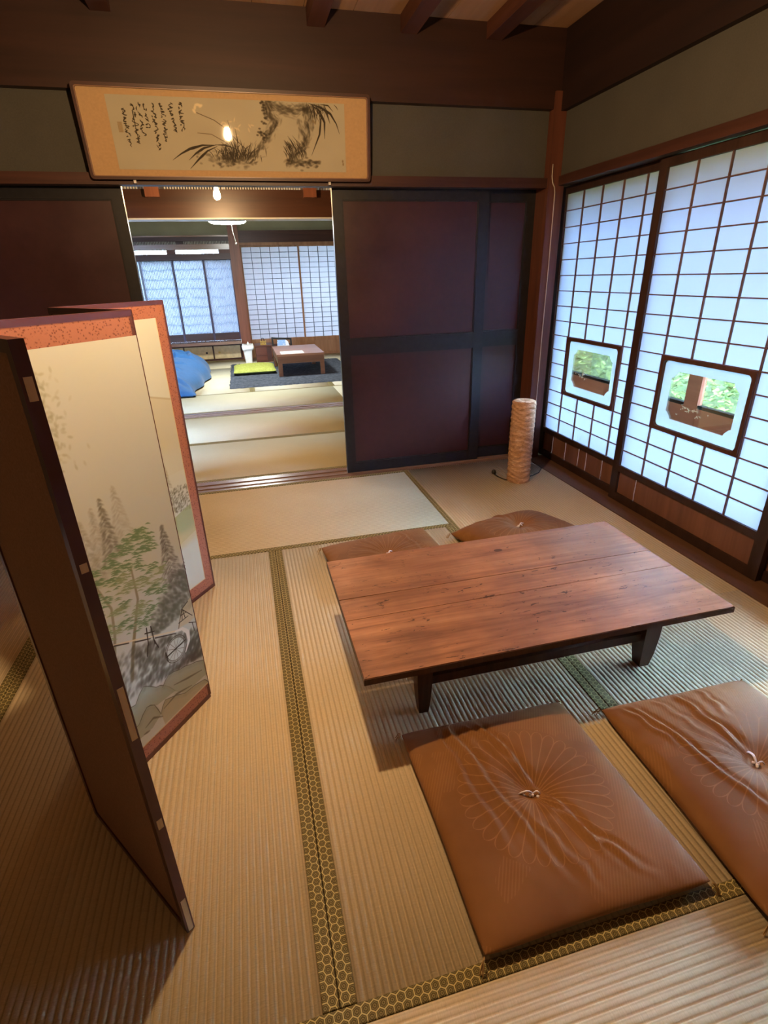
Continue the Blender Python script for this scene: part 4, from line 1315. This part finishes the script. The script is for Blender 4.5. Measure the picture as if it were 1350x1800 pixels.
def cushion(label, quadpts, top, folds, mk, seed, puff=0.45, tuft_deep=0.020, n=84, knot=0.4, edge=0.030):
    """quadpts: footprint corners in order back-left, back-right, front-right, front-left"""
    P_ = [np.array(p, float) for p in quadpts]
    c0 = sum(P_) / 4
    root = thing('floor_cushion', label, 'cushion', (c0[0], c0[1], 0), 'brown floor cushions round the low table')
    rs = np.random.default_rng(seed)
    g1 = np.linspace(-1, 1, n)
    g1 = np.sign(g1) * (1 - (1 - np.abs(g1)) ** 1.35)
    U_, V_ = np.meshgrid(g1, g1)
    a, b = (U_ + 1) / 2, (1 - V_) / 2       # V=+1 back
    q = 1 - 0.035 * (1 - V_ ** 2) * U_ ** 2
    pu, pv = U_ * (1 - 0.030 * (1 - V_ ** 2)), V_ * (1 - 0.030 * (1 - U_ ** 2))
    # rounded corners
    rad = 0.985 - 0.02 * (np.abs(U_ * V_)) ** 6
    pu, pv = pu * rad, pv * rad
    a, b = (pu + 1) / 2, (1 - pv) / 2
    X_ = (1 - a) * (1 - b) * P_[0][0] + a * (1 - b) * P_[1][0] + a * b * P_[2][0] + (1 - a) * b * P_[3][0]
    Y_ = (1 - a) * (1 - b) * P_[0][1] + a * (1 - b) * P_[1][1] + a * b * P_[2][1] + (1 - a) * b * P_[3][1]
    env = np.clip((1 - np.abs(U_) ** 3.2) * (1 - np.abs(V_) ** 3.2), 0, 1) ** puff
    lx_, ly_ = X_ - c0[0], Y_ - c0[1]
    r_ = np.hypot(lx_, ly_)
    Z_ = edge + (top - edge) * env
    Z_ = Z_ - tuft_deep * np.exp(-(r_ / 0.055) ** 2) - 0.006 * np.exp(-(r_ / 0.015) ** 2)
    th = np.arctan2(ly_, lx_)
    Z_ += 0.0016 * np.sin(th * 13 + 2 * np.sin(3 * th)) * np.exp(-((r_ - 0.07) / 0.07) ** 2)
    for fo in folds:
        Z_ += fold(lx_, ly_, *fo) * np.clip(env * 1.6, 0, 1)
    # gathered edges
    eg = np.maximum(np.abs(U_), np.abs(V_))
    along = np.where(np.abs(U_) > np.abs(V_), V_, U_)
    Z_ += 0.0022 * np.sin(along * 26 + 3 * np.sin(along * 5 + seed)) * np.exp(-((1 - eg) / 0.10) ** 1.0) * env
    ZB = np.maximum(edge - (edge + 0.002) * np.clip((1 - np.abs(U_) ** 8) * (1 - np.abs(V_) ** 8), 0, 1) ** 0.5, -0.001)
    vs, fs = [], []
    for i in range(n):
        for j in range(n):
            vs.append((X_[i, j], Y_[i, j], Z_[i, j]))
    off = n * n
    m2 = 24
    idx = np.unique(np.round(np.linspace(0, n - 1, n)).astype(int))
    bot = {}
    for i in range(n):
        for j in range(n):
            if i in (0, n - 1) or j in (0, n - 1):
                bot[(i, j)] = i * n + j
            elif (i % 4 == 0 or i in (1, 2, 3, n - 2, n - 3, n - 4)) or True:
                bot[(i, j)] = len(vs)
                vs.append((X_[i, j], Y_[i, j], ZB[i, j]))
    for i in range(n - 1):
        for j in range(n - 1):
            fs.append((i * n + j, i * n + j + 1, (i + 1) * n + j + 1, (i + 1) * n + j))
            fs.append((bot[(i, j)], bot[(i + 1, j)], bot[(i + 1, j + 1)], bot[(i, j + 1)]))
    mesh_np('cover', vs, fs, mk, root, smooth=True)
    # thread knot in the middle
    zc = float(top - tuft_deep - 0.004)
    bm = bmesh.new()
    for k in range(5):
        ball(bm, (c0[0] + rs.normal(0, 0.004), c0[1] + rs.normal(0, 0.004), zc + 0.006 + rs.normal(0, 0.002)), 0.0042, sub=1)
    for k in range(4):
        an = math.pi - knot + rs.normal(0, 0.18) if k < 3 else -0.5
        L = rs.uniform(0.024, 0.040) if k < 3 else 0.016
        pts = [(c0[0] + math.cos(an) * L * t, c0[1] + math.sin(an) * L * t, zc + 0.006 + 0.010 * math.sin(3.0 * t) + 0.004 * t) for t in np.linspace(0, 1, 6)]
        tube(bm, pts, 0.0019, 5)
    link('thread_tie', bm, MT['thread'], root, smooth=True)
    for ci in range(4):
        p = P_[ci]
        d = (p - c0) / np.linalg.norm(p - c0)
        bm = bmesh.new()
        for k in range(5):
            an = math.atan2(d[1], d[0]) + rs.normal(0, 0.45)
            L = rs.uniform(0.010, 0.022)
            pts = [(p[0] - d[0] * 0.010 + math.cos(an) * L * t, p[1] - d[1] * 0.010 + math.sin(an) * L * t, max(0.002, edge - 0.004 - 0.024 * t * t + 0.006 * math.sin(3 * t + k))) for t in np.linspace(0, 1, 5)]
            tube(bm, pts, 0.0010, 4)
        link('corner_tassel', bm, MT['tan_thread'], root)
    return root

cushion('brown floor cushion nearest the camera, in full view, its top creased',
        [(0.262, -2.180), (0.765, -2.190), (0.795, -2.745), (0.268, -2.745)], 0.066,
        [((-0.13, 0.26), (-0.02, -0.24), 0.010, 0.0065, 0.012), ((-0.05, 0.26), (0.10, -0.24), 0.009, 0.0075, 0.008), ((-0.085, 0.26), (0.03, -0.05), 0.008, 0.005, 0.0), ((0.0, -0.02), (0.16, -0.25), 0.009, 0.006, 0.01), ((-0.16, 0.25), (-0.10, -0.20), 0.010, 0.004, 0.01), ((-0.04, -0.06), (0.03, -0.26), 0.010, 0.004, 0.0)],
        m_cushion(1), 3, knot=0.1)
cushion('brown floor cushion before the table, cut off by the picture\'s right edge',
        [(0.850, -2.250), (1.352, -2.262), (1.365, -2.83), (0.832, -2.835)], 0.072,
        [((-0.17, 0.27), (-0.06, -0.27), 0.010, 0.006, 0.0), ((-0.02, 0.27), (0.01, 0.02), 0.011, 0.008, 0.01), ((0.01, -0.01), (0.10, -0.26), 0.010, 0.005, -0.01), ((-0.20, 0.27), (-0.14, 0.05), 0.008, 0.004, 0.0), ((0.06, 0.28), (0.05, 0.13), 0.010, 0.006, 0.0), ((-0.10, 0.27), (-0.06, 0.1), 0.009, 0.004, 0.0)],
        m_cushion(2), 5, knot=1.6)
cushion('flat brown floor cushion behind the left half of the low table',
        [(0.205, -1.005), (0.745, -0.940), (0.790, -1.385), (0.235, -1.435)], 0.062,
        [((-0.05, 0.26), (-0.03, 0.12), 0.010, 0.004, 0.0), ((0.10, 0.22), (0.16, -0.05), 0.010, 0.004, 0.0)],
        m_cushion(3), 9, knot=2.6)
cushion('plump brown floor cushion behind the right half of the low table, pleats round its tie',
        [(0.842, -1.045), (1.360, -0.915), (1.510, -1.260), (0.955, -1.370)], 0.098,
        [((-0.10, 0.22), (-0.02, 0.02), 0.012, 0.008, 0.0), ((-0.20, 0.10), (-0.05, 0.0), 0.010, 0.005, 0.0)],
        m_cushion(4), 12, puff=0.62, tuft_deep=0.030, knot=2.9)

# ------------------------------------------------------------------ cylinder floor lamp and its cord
fl = thing('floor_lamp', 'unlit tall cylinder lamp of crinkled brown fibre in the corner by the window', 'lamp', (1.552, -0.405, 0))
def m_fibre():
    g = G('crinkled_fibre')
    x, y, z = g.xyz()[:3]
    a = g.noise(20, 6, 0.7, stretch=(0.6, 0.6, 2.4), dist=1.5)
    b = g.noise(90, 4, 0.65, stretch=(0.5, 0.5, 2.0), dist=1.0)
    m_ = g.mt('ADD', g.mt('MULTIPLY', a, 0.55), g.mt('MULTIPLY', b, 0.45))
    c = g.ramp(m_, [(0.36, (0.24, 0.12, 0.066)), (0.54, (0.56, 0.33, 0.205)), (0.70, (0.84, 0.65, 0.49))])
    return g.pbr(c, 0.75, g.bump(m_, 1.0, 0.006), 0.25)
NB, NZ = 72, 110
vs, fs = [], []
Rl, Hl = 0.070, 0.502
for i in range(NZ + 1):
    for k in range(NB):
        a = 2 * math.pi * k / NB
        z_ = Hl * i / NZ
        d_ = 0.0021 * math.sin(z_ * 210 + 2.2 * math.sin(a * 3 + z_ * 18) + a * 2) + 0.0012 * math.sin(z_ * 420 - a * 4 + 3 * math.sin(a * 5))
        rr_ = Rl + d_ - (0.004 * max(0, (i - NZ + 2) / 2))
        vs.append((1.552 + rr_ * math.cos(a), -0.405 + rr_ * math.sin(a), z_))
for i in range(NZ):
    for k in range(NB):
        fs.append((i * NB + k, i * NB + (k + 1) % NB, (i + 1) * NB + (k + 1) % NB, (i + 1) * NB + k))
FIB = m_fibre()
mesh_np('shade', vs, fs, FIB, fl, smooth=True)
bm = bmesh.new()
lathe(bm, (1.552, -0.405, 0), [(0.0655, Hl - 0.001), (0.060, Hl + 0.003), (0.03, Hl + 0.001), (0.004, Hl - 0.002)], 48)
link('top_disc', bm, FIB, fl, smooth=True)
bm = bmesh.new()
lathe(bm, (1.552, -0.405, 0), [(0.066, -0.001), (0.066, 0.006)], 40)
link('base', bm, MT['post'], fl)
cd = thing('lamp_cord', 'thin black cord with an inline switch trailing from the cylinder lamp', 'cord', (1.47, -0.35, 0))
bm = bmesh.new()
tube(bm, [(1.49, -0.41, 0.006), (1.478, -0.392, 0.004), (1.466, -0.36, 0.003), (1.455, -0.31, 0.003), (1.452, -0.275, 0.006)], 0.0028, 6)
link('wire', bm, MT['wire'], cd, smooth=True)
bm = bmesh.new()
tube(bm, [(1.618, -0.385, 0.004), (1.67, -0.37, 0.003), (1.74, -0.33, 0.003), (1.80, -0.26, 0.003), (1.806, -0.20, 0.003)], 0.0028, 6)
link('wire', bm, MT['wire'], cd, smooth=True)
bm = bmesh.new()
lathe(bm, (1.452, -0.262, 0.002), [(0.006, 0), (0.012, 0.004), (0.014, 0.016), (0.010, 0.026), (0.004, 0.030)], 14)
link('switch', bm, MT['wire'], cd, smooth=True)
pc_ = thing('cable', 'thin pale cable clipped down the dark corner post', 'cable', (1.82, -0.035, 0))
bm = bmesh.new()
tube(bm, [(1.814, -0.036, 1.76), (1.816, -0.036, 1.70), (1.822, -0.036, 1.67), (1.838, -0.036, 1.645), (1.842, -0.036, 1.62), (1.845, -0.036, 1.2), (1.843, -0.036, 0.8), (1.846, -0.036, 0.30), (1.846, -0.036, 0.02)], 0.0032, 6)
link('wire', bm, MT['pale_wire'], pc_, smooth=True)

# ------------------------------------------------------------------ bulbs and ceiling lamp
M_BULB = m_emit('lit_bulb', (1.0, 0.64, 0.31), BULB * 1.7)
M_BULB2 = m_emit('lit_bulb_next_room', (1.0, 0.64, 0.31), BULB * 0.75)
def pendant(x, y, z, ztop, label, mat):
    t = thing('pendant_bulb', label, 'lamp', (x, y, ztop))
    bm = bmesh.new()
    prof = [(0.003, -0.034), (0.012, -0.0315), (0.020, -0.022), (0.023, -0.009), (0.0215, 0.004), (0.017, 0.020), (0.013, 0.034), (0.012, 0.042)]
    lathe(bm, (x, y, z), prof, 20)
    link('bulb', bm, mat, t, smooth=True)
    bm = bmesh.new()
    lathe(bm, (x, y, z), [(0.016, 0.040), (0.019, 0.046), (0.019, 0.080), (0.012, 0.095), (0.004, 0.10)], 16)
    link('socket', bm, MT['wire'], t, smooth=True)
    bm = bmesh.new()
    tube(bm, [(x, y, z + 0.095), (x, y, ztop)], 0.003, 6)
    link('flex', bm, MT['wire'], t)
    bm = bmesh.new()
    lathe(bm, (x, y, ztop), [(0.035, -0.001), (0.034, -0.016), (0.010, -0.024)], 16)
    link('ceiling_rose', bm, MT['wire'], t)
    return t
pendant(0.055, -1.94, 1.825, 2.372, 'bare lit bulb hung over the low table, just above the picture', M_BULB)
pendant(-0.076, 1.15, 1.750, 2.36, 'bare glowing bulb hung in the next room, seen through the doorway', M_BULB2)
lc = thing('ceiling_lamp', 'round white ceiling lamp lit in the far room', 'lamp', (-0.035, 4.0, 2.40))
bm = bmesh.new()
lathe(bm, (-0.035, 4.0, 0), [(0.12, 1.810), (0.19, 1.816), (0.212, 1.830), (0.212, 1.838), (0.19, 1.855)], 36)
link('diffuser', bm, m_emit('white_diffuser', (0.95, 1.0, 0.95), 165.0), lc, smooth=True)
bm = bmesh.new()
lathe(bm, (-0.035, 4.0, 0), [(0.19, 1.855), (0.12, 1.91), (0.02, 1.96), (0.008, 2.0), (0.008, 2.40)], 24)
link('canopy', bm, MT['white'], lc, smooth=True)
bm = bmesh.new()
tube(bm, [(0.0, 3.82, 1.826), (0.012, 3.82, 1.70), (0.030, 3.82, 1.60)], 0.0025, 5)
ball(bm, (0.030, 3.82, 1.588), 0.010, sz=1.6, sub=1)
link('pull_cord', bm, m_plain('ivory_cord', (0.8, 0.75, 0.62), 0.6), lc)

# ------------------------------------------------------------------ things in the far room
def m_rug():
    g = G('slate_shag')
    n_ = g.noise(26, 5, 0.7)
    c = g.ramp(n_, [(0.3, (0.03, 0.037, 0.05)), (0.7, (0.115, 0.13, 0.165))])
    return g.pbr(c, 0.95, g.bump(n_, 0.8, 0.01), 0.1)
rx_ = np.linspace(-0.262, 1.40, 70); ry_ = np.linspace(3.47, 5.50, 70)
vs, fs = [], []
for j, y_ in enumerate(ry_):
    for i, x_ in enumerate(rx_):
        ed = i in (0, 69) or j in (0, 69)
        vs.append((x_ + rng.normal(0, 0.006), y_ + rng.normal(0, 0.006), 0.003 if ed else 0.016 + float(np.clip(rng.normal(0, 0.0018), -0.004, 0.0045))))
for j in range(69):
    for i in range(69):
        a = j * 70 + i
        fs.append((a, a + 1, a + 71, a + 70))
tag(mesh_np('rug', vs, fs, m_rug(), smooth=True), 'dark slate shaggy rug under the far low table', 'rug')

kt = thing('square_table', 'square brown low table with deep apron standing on the slate rug', 'table', (0.68, 4.5, 0.020))
KW = m_wood('square_table_wood', (0.085, 0.035, 0.018), (0.20, 0.085, 0.042), 0.35, 'x', 8, 0.5)
KX0, KX1, KY0, KY1 = 0.372, 0.985, 4.0, 5.0
link('tabletop', B(KX0 - 0.006, KX1 + 0.006, KY0 - 0.006, KY1 + 0.006, 0.275, 0.300), m_wood('square_table_top', (0.17, 0.075, 0.042), (0.33, 0.16, 0.09), 0.28, 'x', 8, 0.5), kt, bevel=0.003)
for x0, x1, y0, y1 in ((KX0, KX1, KY0, KY0 + 0.02), (KX0, KX1, KY1 - 0.02, KY1), (KX0, KX0 + 0.02, KY0 + 0.02, KY1 - 0.02), (KX1 - 0.02, KX1, KY0 + 0.02, KY1 - 0.02)):
    link('apron', B(x0, x1, y0, y1, 0.185, 0.2745), KW, kt)
for x_ in (KX0 + 0.001, KX1 - 0.056):
    for y_ in (KY0 + 0.001, KY1 - 0.056):
        link('leg', B(x_, x_ + 0.055, y_, y_ + 0.055, 0.0215, 0.185), KW, kt, bevel=0.002)
tag(link('paper_sheet', B(0.43, 0.73, 4.05, 4.32, 0.3005, 0.302), m_plain('white_paper', (0.85, 0.87, 0.88), 0.6, 0.2, 0.02)),
    'white sheet of paper lying on the square brown table', 'paper')

def pillow(name, label, cat, x0, x1, y0, y1, z0, h, mat, seed, puff=0.5, n=36, noise=0.004):
    rs = np.random.default_rng(seed)
    g1 = np.linspace(-1, 1, n)
    U_, V_ = np.meshgrid(g1, g1)
    env = np.clip((1 - np.abs(U_) ** 3) * (1 - np.abs(V_) ** 3), 0, 1) ** puff
    X_ = (x0 + x1) / 2 + U_ * (x1 - x0) / 2 * (1 - 0.03 * (1 - V_ ** 2))
    Y_ = (y0 + y1) / 2 + V_ * (y1 - y0) / 2 * (1 - 0.03 * (1 - U_ ** 2))
    Z_ = z0 + h * 0.45 + h * 0.55 * env + rs.normal(0, noise, U_.shape) * env
    ZB = z0 + h * 0.45 * (1 - np.clip((1 - np.abs(U_) ** 10) * (1 - np.abs(V_) ** 10), 0, 1) ** 0.5)
    vs = [(X_[i, j], Y_[i, j], Z_[i, j]) for i in range(n) for j in range(n)] + [(X_[i, j], Y_[i, j], ZB[i, j]) for i in range(n) for j in range(n)]
    fs = []
    o = n * n
    for i in range(n - 1):
        for j in range(n - 1):
            a = i * n + j
            fs.append((a, a + 1, a + n + 1, a + n))
            fs.append((o + a, o + a + n, o + a + n + 1, o + a + 1))
    for k in range(n - 1):
        for a, b in ((k, k + 1), (n * (n - 1) + k + 1, n * (n - 1) + k), ((k + 1) * n, k * n), (k * n + n - 1, (k + 1) * n + n - 1)):
            fs.append((b, a, o + a, o + b))
    return tag(mesh_np(name, vs, fs, mat, None, True), label, cat)
def m_plush():
    g = G('lime_plush')
    n_ = g.noise(40, 4, 0.7)
    x, y, z = g.xyz()[:3]
    c = g.ramp(n_, [(0.3, (0.25, 0.28, 0.05)), (0.7, (0.40, 0.43, 0.11))])
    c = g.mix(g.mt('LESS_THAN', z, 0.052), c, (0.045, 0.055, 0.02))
    return g.pbr(c, 0.9, g.bump(n_, 0.6, 0.006), 0.15)
pillow('plush_cushion', 'lime green plush cushion lying on the slate rug', 'cushion', -0.215, 0.36, 4.30, 4.95, 0.0215, 0.085, m_plush(), 4, 0.35)

# crumpled blue duvet heaped at the left of the far room
n = 90
g1 = np.linspace(-1, 1, n)
U_, V_ = np.meshgrid(g1, g1)
DX0, DX1, DY0, DY1 = -1.75, -0.585, 3.12, 5.25
env = np.clip((1 - np.abs(U_) ** 3.5) * (1 - np.abs(V_) ** 4), 0, 1) ** 0.5
X_ = (DX0 + DX1) / 2 + U_ * (DX1 - DX0) / 2
Y_ = (DY0 + DY1) / 2 + V_ * (DY1 - DY0) / 2
X_ = X_ + np.where(U_ > 0, U_ ** 2 * (0.06 * np.sin(V_ * 2.6 + 0.9) + 0.02 * np.sin(V_ * 11)), 0)
Hh = 0.17 + 0.16 * np.clip((V_ + 1.0) / 1.6, 0, 1) + 0.10 * np.clip(-U_, 0, 1)
Z_ = 0.02 + Hh * env
for k in range(40):
    p0 = (rng.uniform(-1.5, -0.62), rng.uniform(3.2, 5.1)); an = rng.normal(2.5, 0.35); L = rng.uniform(0.3, 0.8)
    Z_ += fold(X_, Y_, p0, (p0[0] + L * math.cos(an), p0[1] + L * math.sin(an)), rng.uniform(0.020, 0.045), rng.uniform(0.018, 0.036), rng.normal(0, 0.05)) * env
vs = [(X_[i, j], Y_[i, j], max(Z_[i, j], 0.004)) for i in range(n) for j in range(n)]
fs = [(i * n + j, i * n + j + 1, (i + 1) * n + j + 1, (i + 1) * n + j) for i in range(n - 1) for j in range(n - 1)]
dv = thing('duvet', 'crumpled blue duvet heaped on the mats of the far room', 'bedding', (-1.17, 4.2, 0))
mesh_np('cover', vs, fs, m_plain('blue_cotton', (0.018, 0.105, 0.29), 0.75, 0.25, 0.10, 20, bump=0.1, sheen=0.2), dv, True)
pillow_m = m_plain('navy_underside', (0.03, 0.06, 0.10), 0.9, 0.1)
link('underside', B(-1.70, -0.66, 3.17, 5.10, -0.001, 0.022), pillow_m, dv, bevel=0.01)

# white bin with a bag over its rim
bn = thing('waste_bin', 'white waste bin with a bag folded over its rim beside the brown chest', 'bin', (0.018, 5.72, 0))
bm = bmesh.new()
for (x0, x1, y0, y1, z) in ():
    pass
def frustum(cx, cy, prof):
    b_ = bmesh.new()
    rings = []
    for z, hx, hy in prof:
        rings.append([b_.verts.new((cx + px_, cy + py_, z)) for px_, py_ in rrect(-hx, hx, -hy, hy, min(hx, hy) * 0.3, 4)])
    n_ = len(rings[0])
    for i in range(len(rings) - 1):
        for k in range(n_):
            b_.faces.new((rings[i][k], rings[i][(k + 1) % n_], rings[i + 1][(k + 1) % n_], rings[i + 1][k]))
    b_.faces.new(rings[0][::-1]); b_.faces.new(rings[-1])
    return b_
bm.free()
link('body', frustum(0.015, 5.72, [(0, 0.052, 0.075), (0.24, 0.072, 0.095)]), MT['white'], bn, smooth=False)
bb = frustum(0.022, 5.72, [(0.20, 0.084, 0.11), (0.222, 0.090, 0.12), (0.252, 0.090, 0.12), (0.27, 0.08, 0.10), (0.262, 0.05, 0.07)])
for v in bb.verts:
    v.co += Vector((random.gauss(0, 0.003), random.gauss(0, 0.003), random.gauss(0, 0.008)))
link('bag', bb, m_plain('white_bag', (0.84, 0.86, 0.86), 0.35, 0.4, 0.03), bn, smooth=True)
bm = bmesh.new()
bmesh.ops.create_cone(bm, cap_ends=True, segments=8, radius1=0.03, radius2=0.004, depth=0.05, matrix=Matrix.Translation((0.03, 5.76, 0.285)))
link('bag_twist', bm, MT['white'], bn, smooth=True)

ch = thing('chest', 'small dark red-brown wooden chest between the white bin and the square table', 'chest', (0.25, 5.75, 0))
CW = m_wood('chest_wood', (0.07, 0.022, 0.013), (0.16, 0.052, 0.03), 0.4, 'x', 10)
link('carcass', B(0.136, 0.385, 5.62, 5.95, -0.001, 0.240), CW, ch, bevel=0.003)
link('top_board', B(0.128, 0.395, 5.60, 5.96, 0.2405, 0.258), CW, ch, bevel=0.003)
link('drawer', B(0.142, 0.300, 5.606, 5.622, 0.02, 0.10), CW, ch, bevel=0.002)
link('drawer', B(0.142, 0.300, 5.606, 5.622, 0.106, 0.232), CW, ch, bevel=0.002)
link('door', B(0.308, 0.378, 5.612, 5.622, 0.02, 0.232), MT['trim'], ch, bevel=0.002)  # made-up dark panel in place of the shadow on the chest's right third

br = thing('brass_basket', 'little gold-coloured basket with a dark loop handle standing on the chest', 'basket', (0.265, 5.72, 0.258))
bm = bmesh.new()
for k in range(9):
    x_ = 0.222 + 0.010 * k
    bx(bm, x_, x_ + 0.006, 0.258, 0.318 - 0.012 * (k % 2), -5.690, -5.684)
    bx(bm, x_, x_ + 0.006, 0.258, 0.318 - 0.012 * (k % 2), -5.756, -5.750)
link('wire_bars', bm, MT['brass'], br, kind='stuff')
link('tray', B(0.218, 0.312, 5.682, 5.758, 0.2582, 0.270), MT['brass'], br, bevel=0.002)
link('rim', ring_prism(Pl((0, 0, 0), (1, 0, 0)), [(0.312, 0.318), (0.218, 0.318), (0.218, 0.306), (0.312, 0.306)], [(0.310, 0.315), (0.220, 0.315), (0.220, 0.309), (0.310, 0.309)], -5.692, -5.686), MT['brass'], br)
bm = bmesh.new()
tube(bm, [(0.245, 5.72, 0.27), (0.245, 5.72, 0.33), (0.252, 5.72, 0.350), (0.265, 5.72, 0.356), (0.278, 5.72, 0.350), (0.285, 5.72, 0.33), (0.285, 5.72, 0.27)], 0.005, 6)
link('handle', bm, MT['wire'], br, smooth=True)

rk = thing('wooden_rack', 'low dark wooden rack with a round top bar behind the square table', 'rack', (0.56, 5.42, 0.018))
bm = bmesh.new()
tube(bm, [(0.392, 5.42, 0.378), (0.46, 5.42, 0.370), (0.56, 5.42, 0.362), (0.69, 5.42, 0.352)], 0.014, 8)
link('top_bar', bm, MT['wire'], rk, smooth=True)
for xa, zt in ((0.40, 0.378), (0.68, 0.354)):
    link('post', B(xa - 0.013, xa + 0.013, 5.407, 5.433, 0.0215, zt + 0.012), MT['wire'], rk, bevel=0.003)
link('base_board', B(0.39, 0.69, 5.40, 5.44, 0.10, 0.16), MT['trim'], rk, bevel=0.003)
link('back_board', B(0.413, 0.667, 5.425, 5.433, 0.16, 0.29), MT['trim'], rk)
def m_mag():
    g = G('magazine_cover')
    x, y, z = g.xyz()[:3]
    c = g.mix(g.mt('GREATER_THAN', z, 0.262), (0.80, 0.82, 0.86), (0.30, 0.48, 0.78))
    c = g.mix(g.mt('GREATER_THAN', x, 0.595), c, (0.84, 0.85, 0.88))
    return g.pbr(g.mix(g.mt('GREATER_THAN', g.noise(40, 3), 0.58), c, (0.88, 0.90, 0.93)), 0.4)
mp = bmesh.new()
pts = [(0.46, 0.18), (0.648, 0.18), (0.654, 0.25), (0.635, 0.318), (0.60, 0.345), (0.475, 0.348)]
tag(link('magazine', prism(Pl((0, 5.418, 0), (1, 0, 0)), pts, 0.0, 0.006), m_mag()), 'pale blue and white magazine propped against the dark wooden rack', 'magazine')
mp.free()
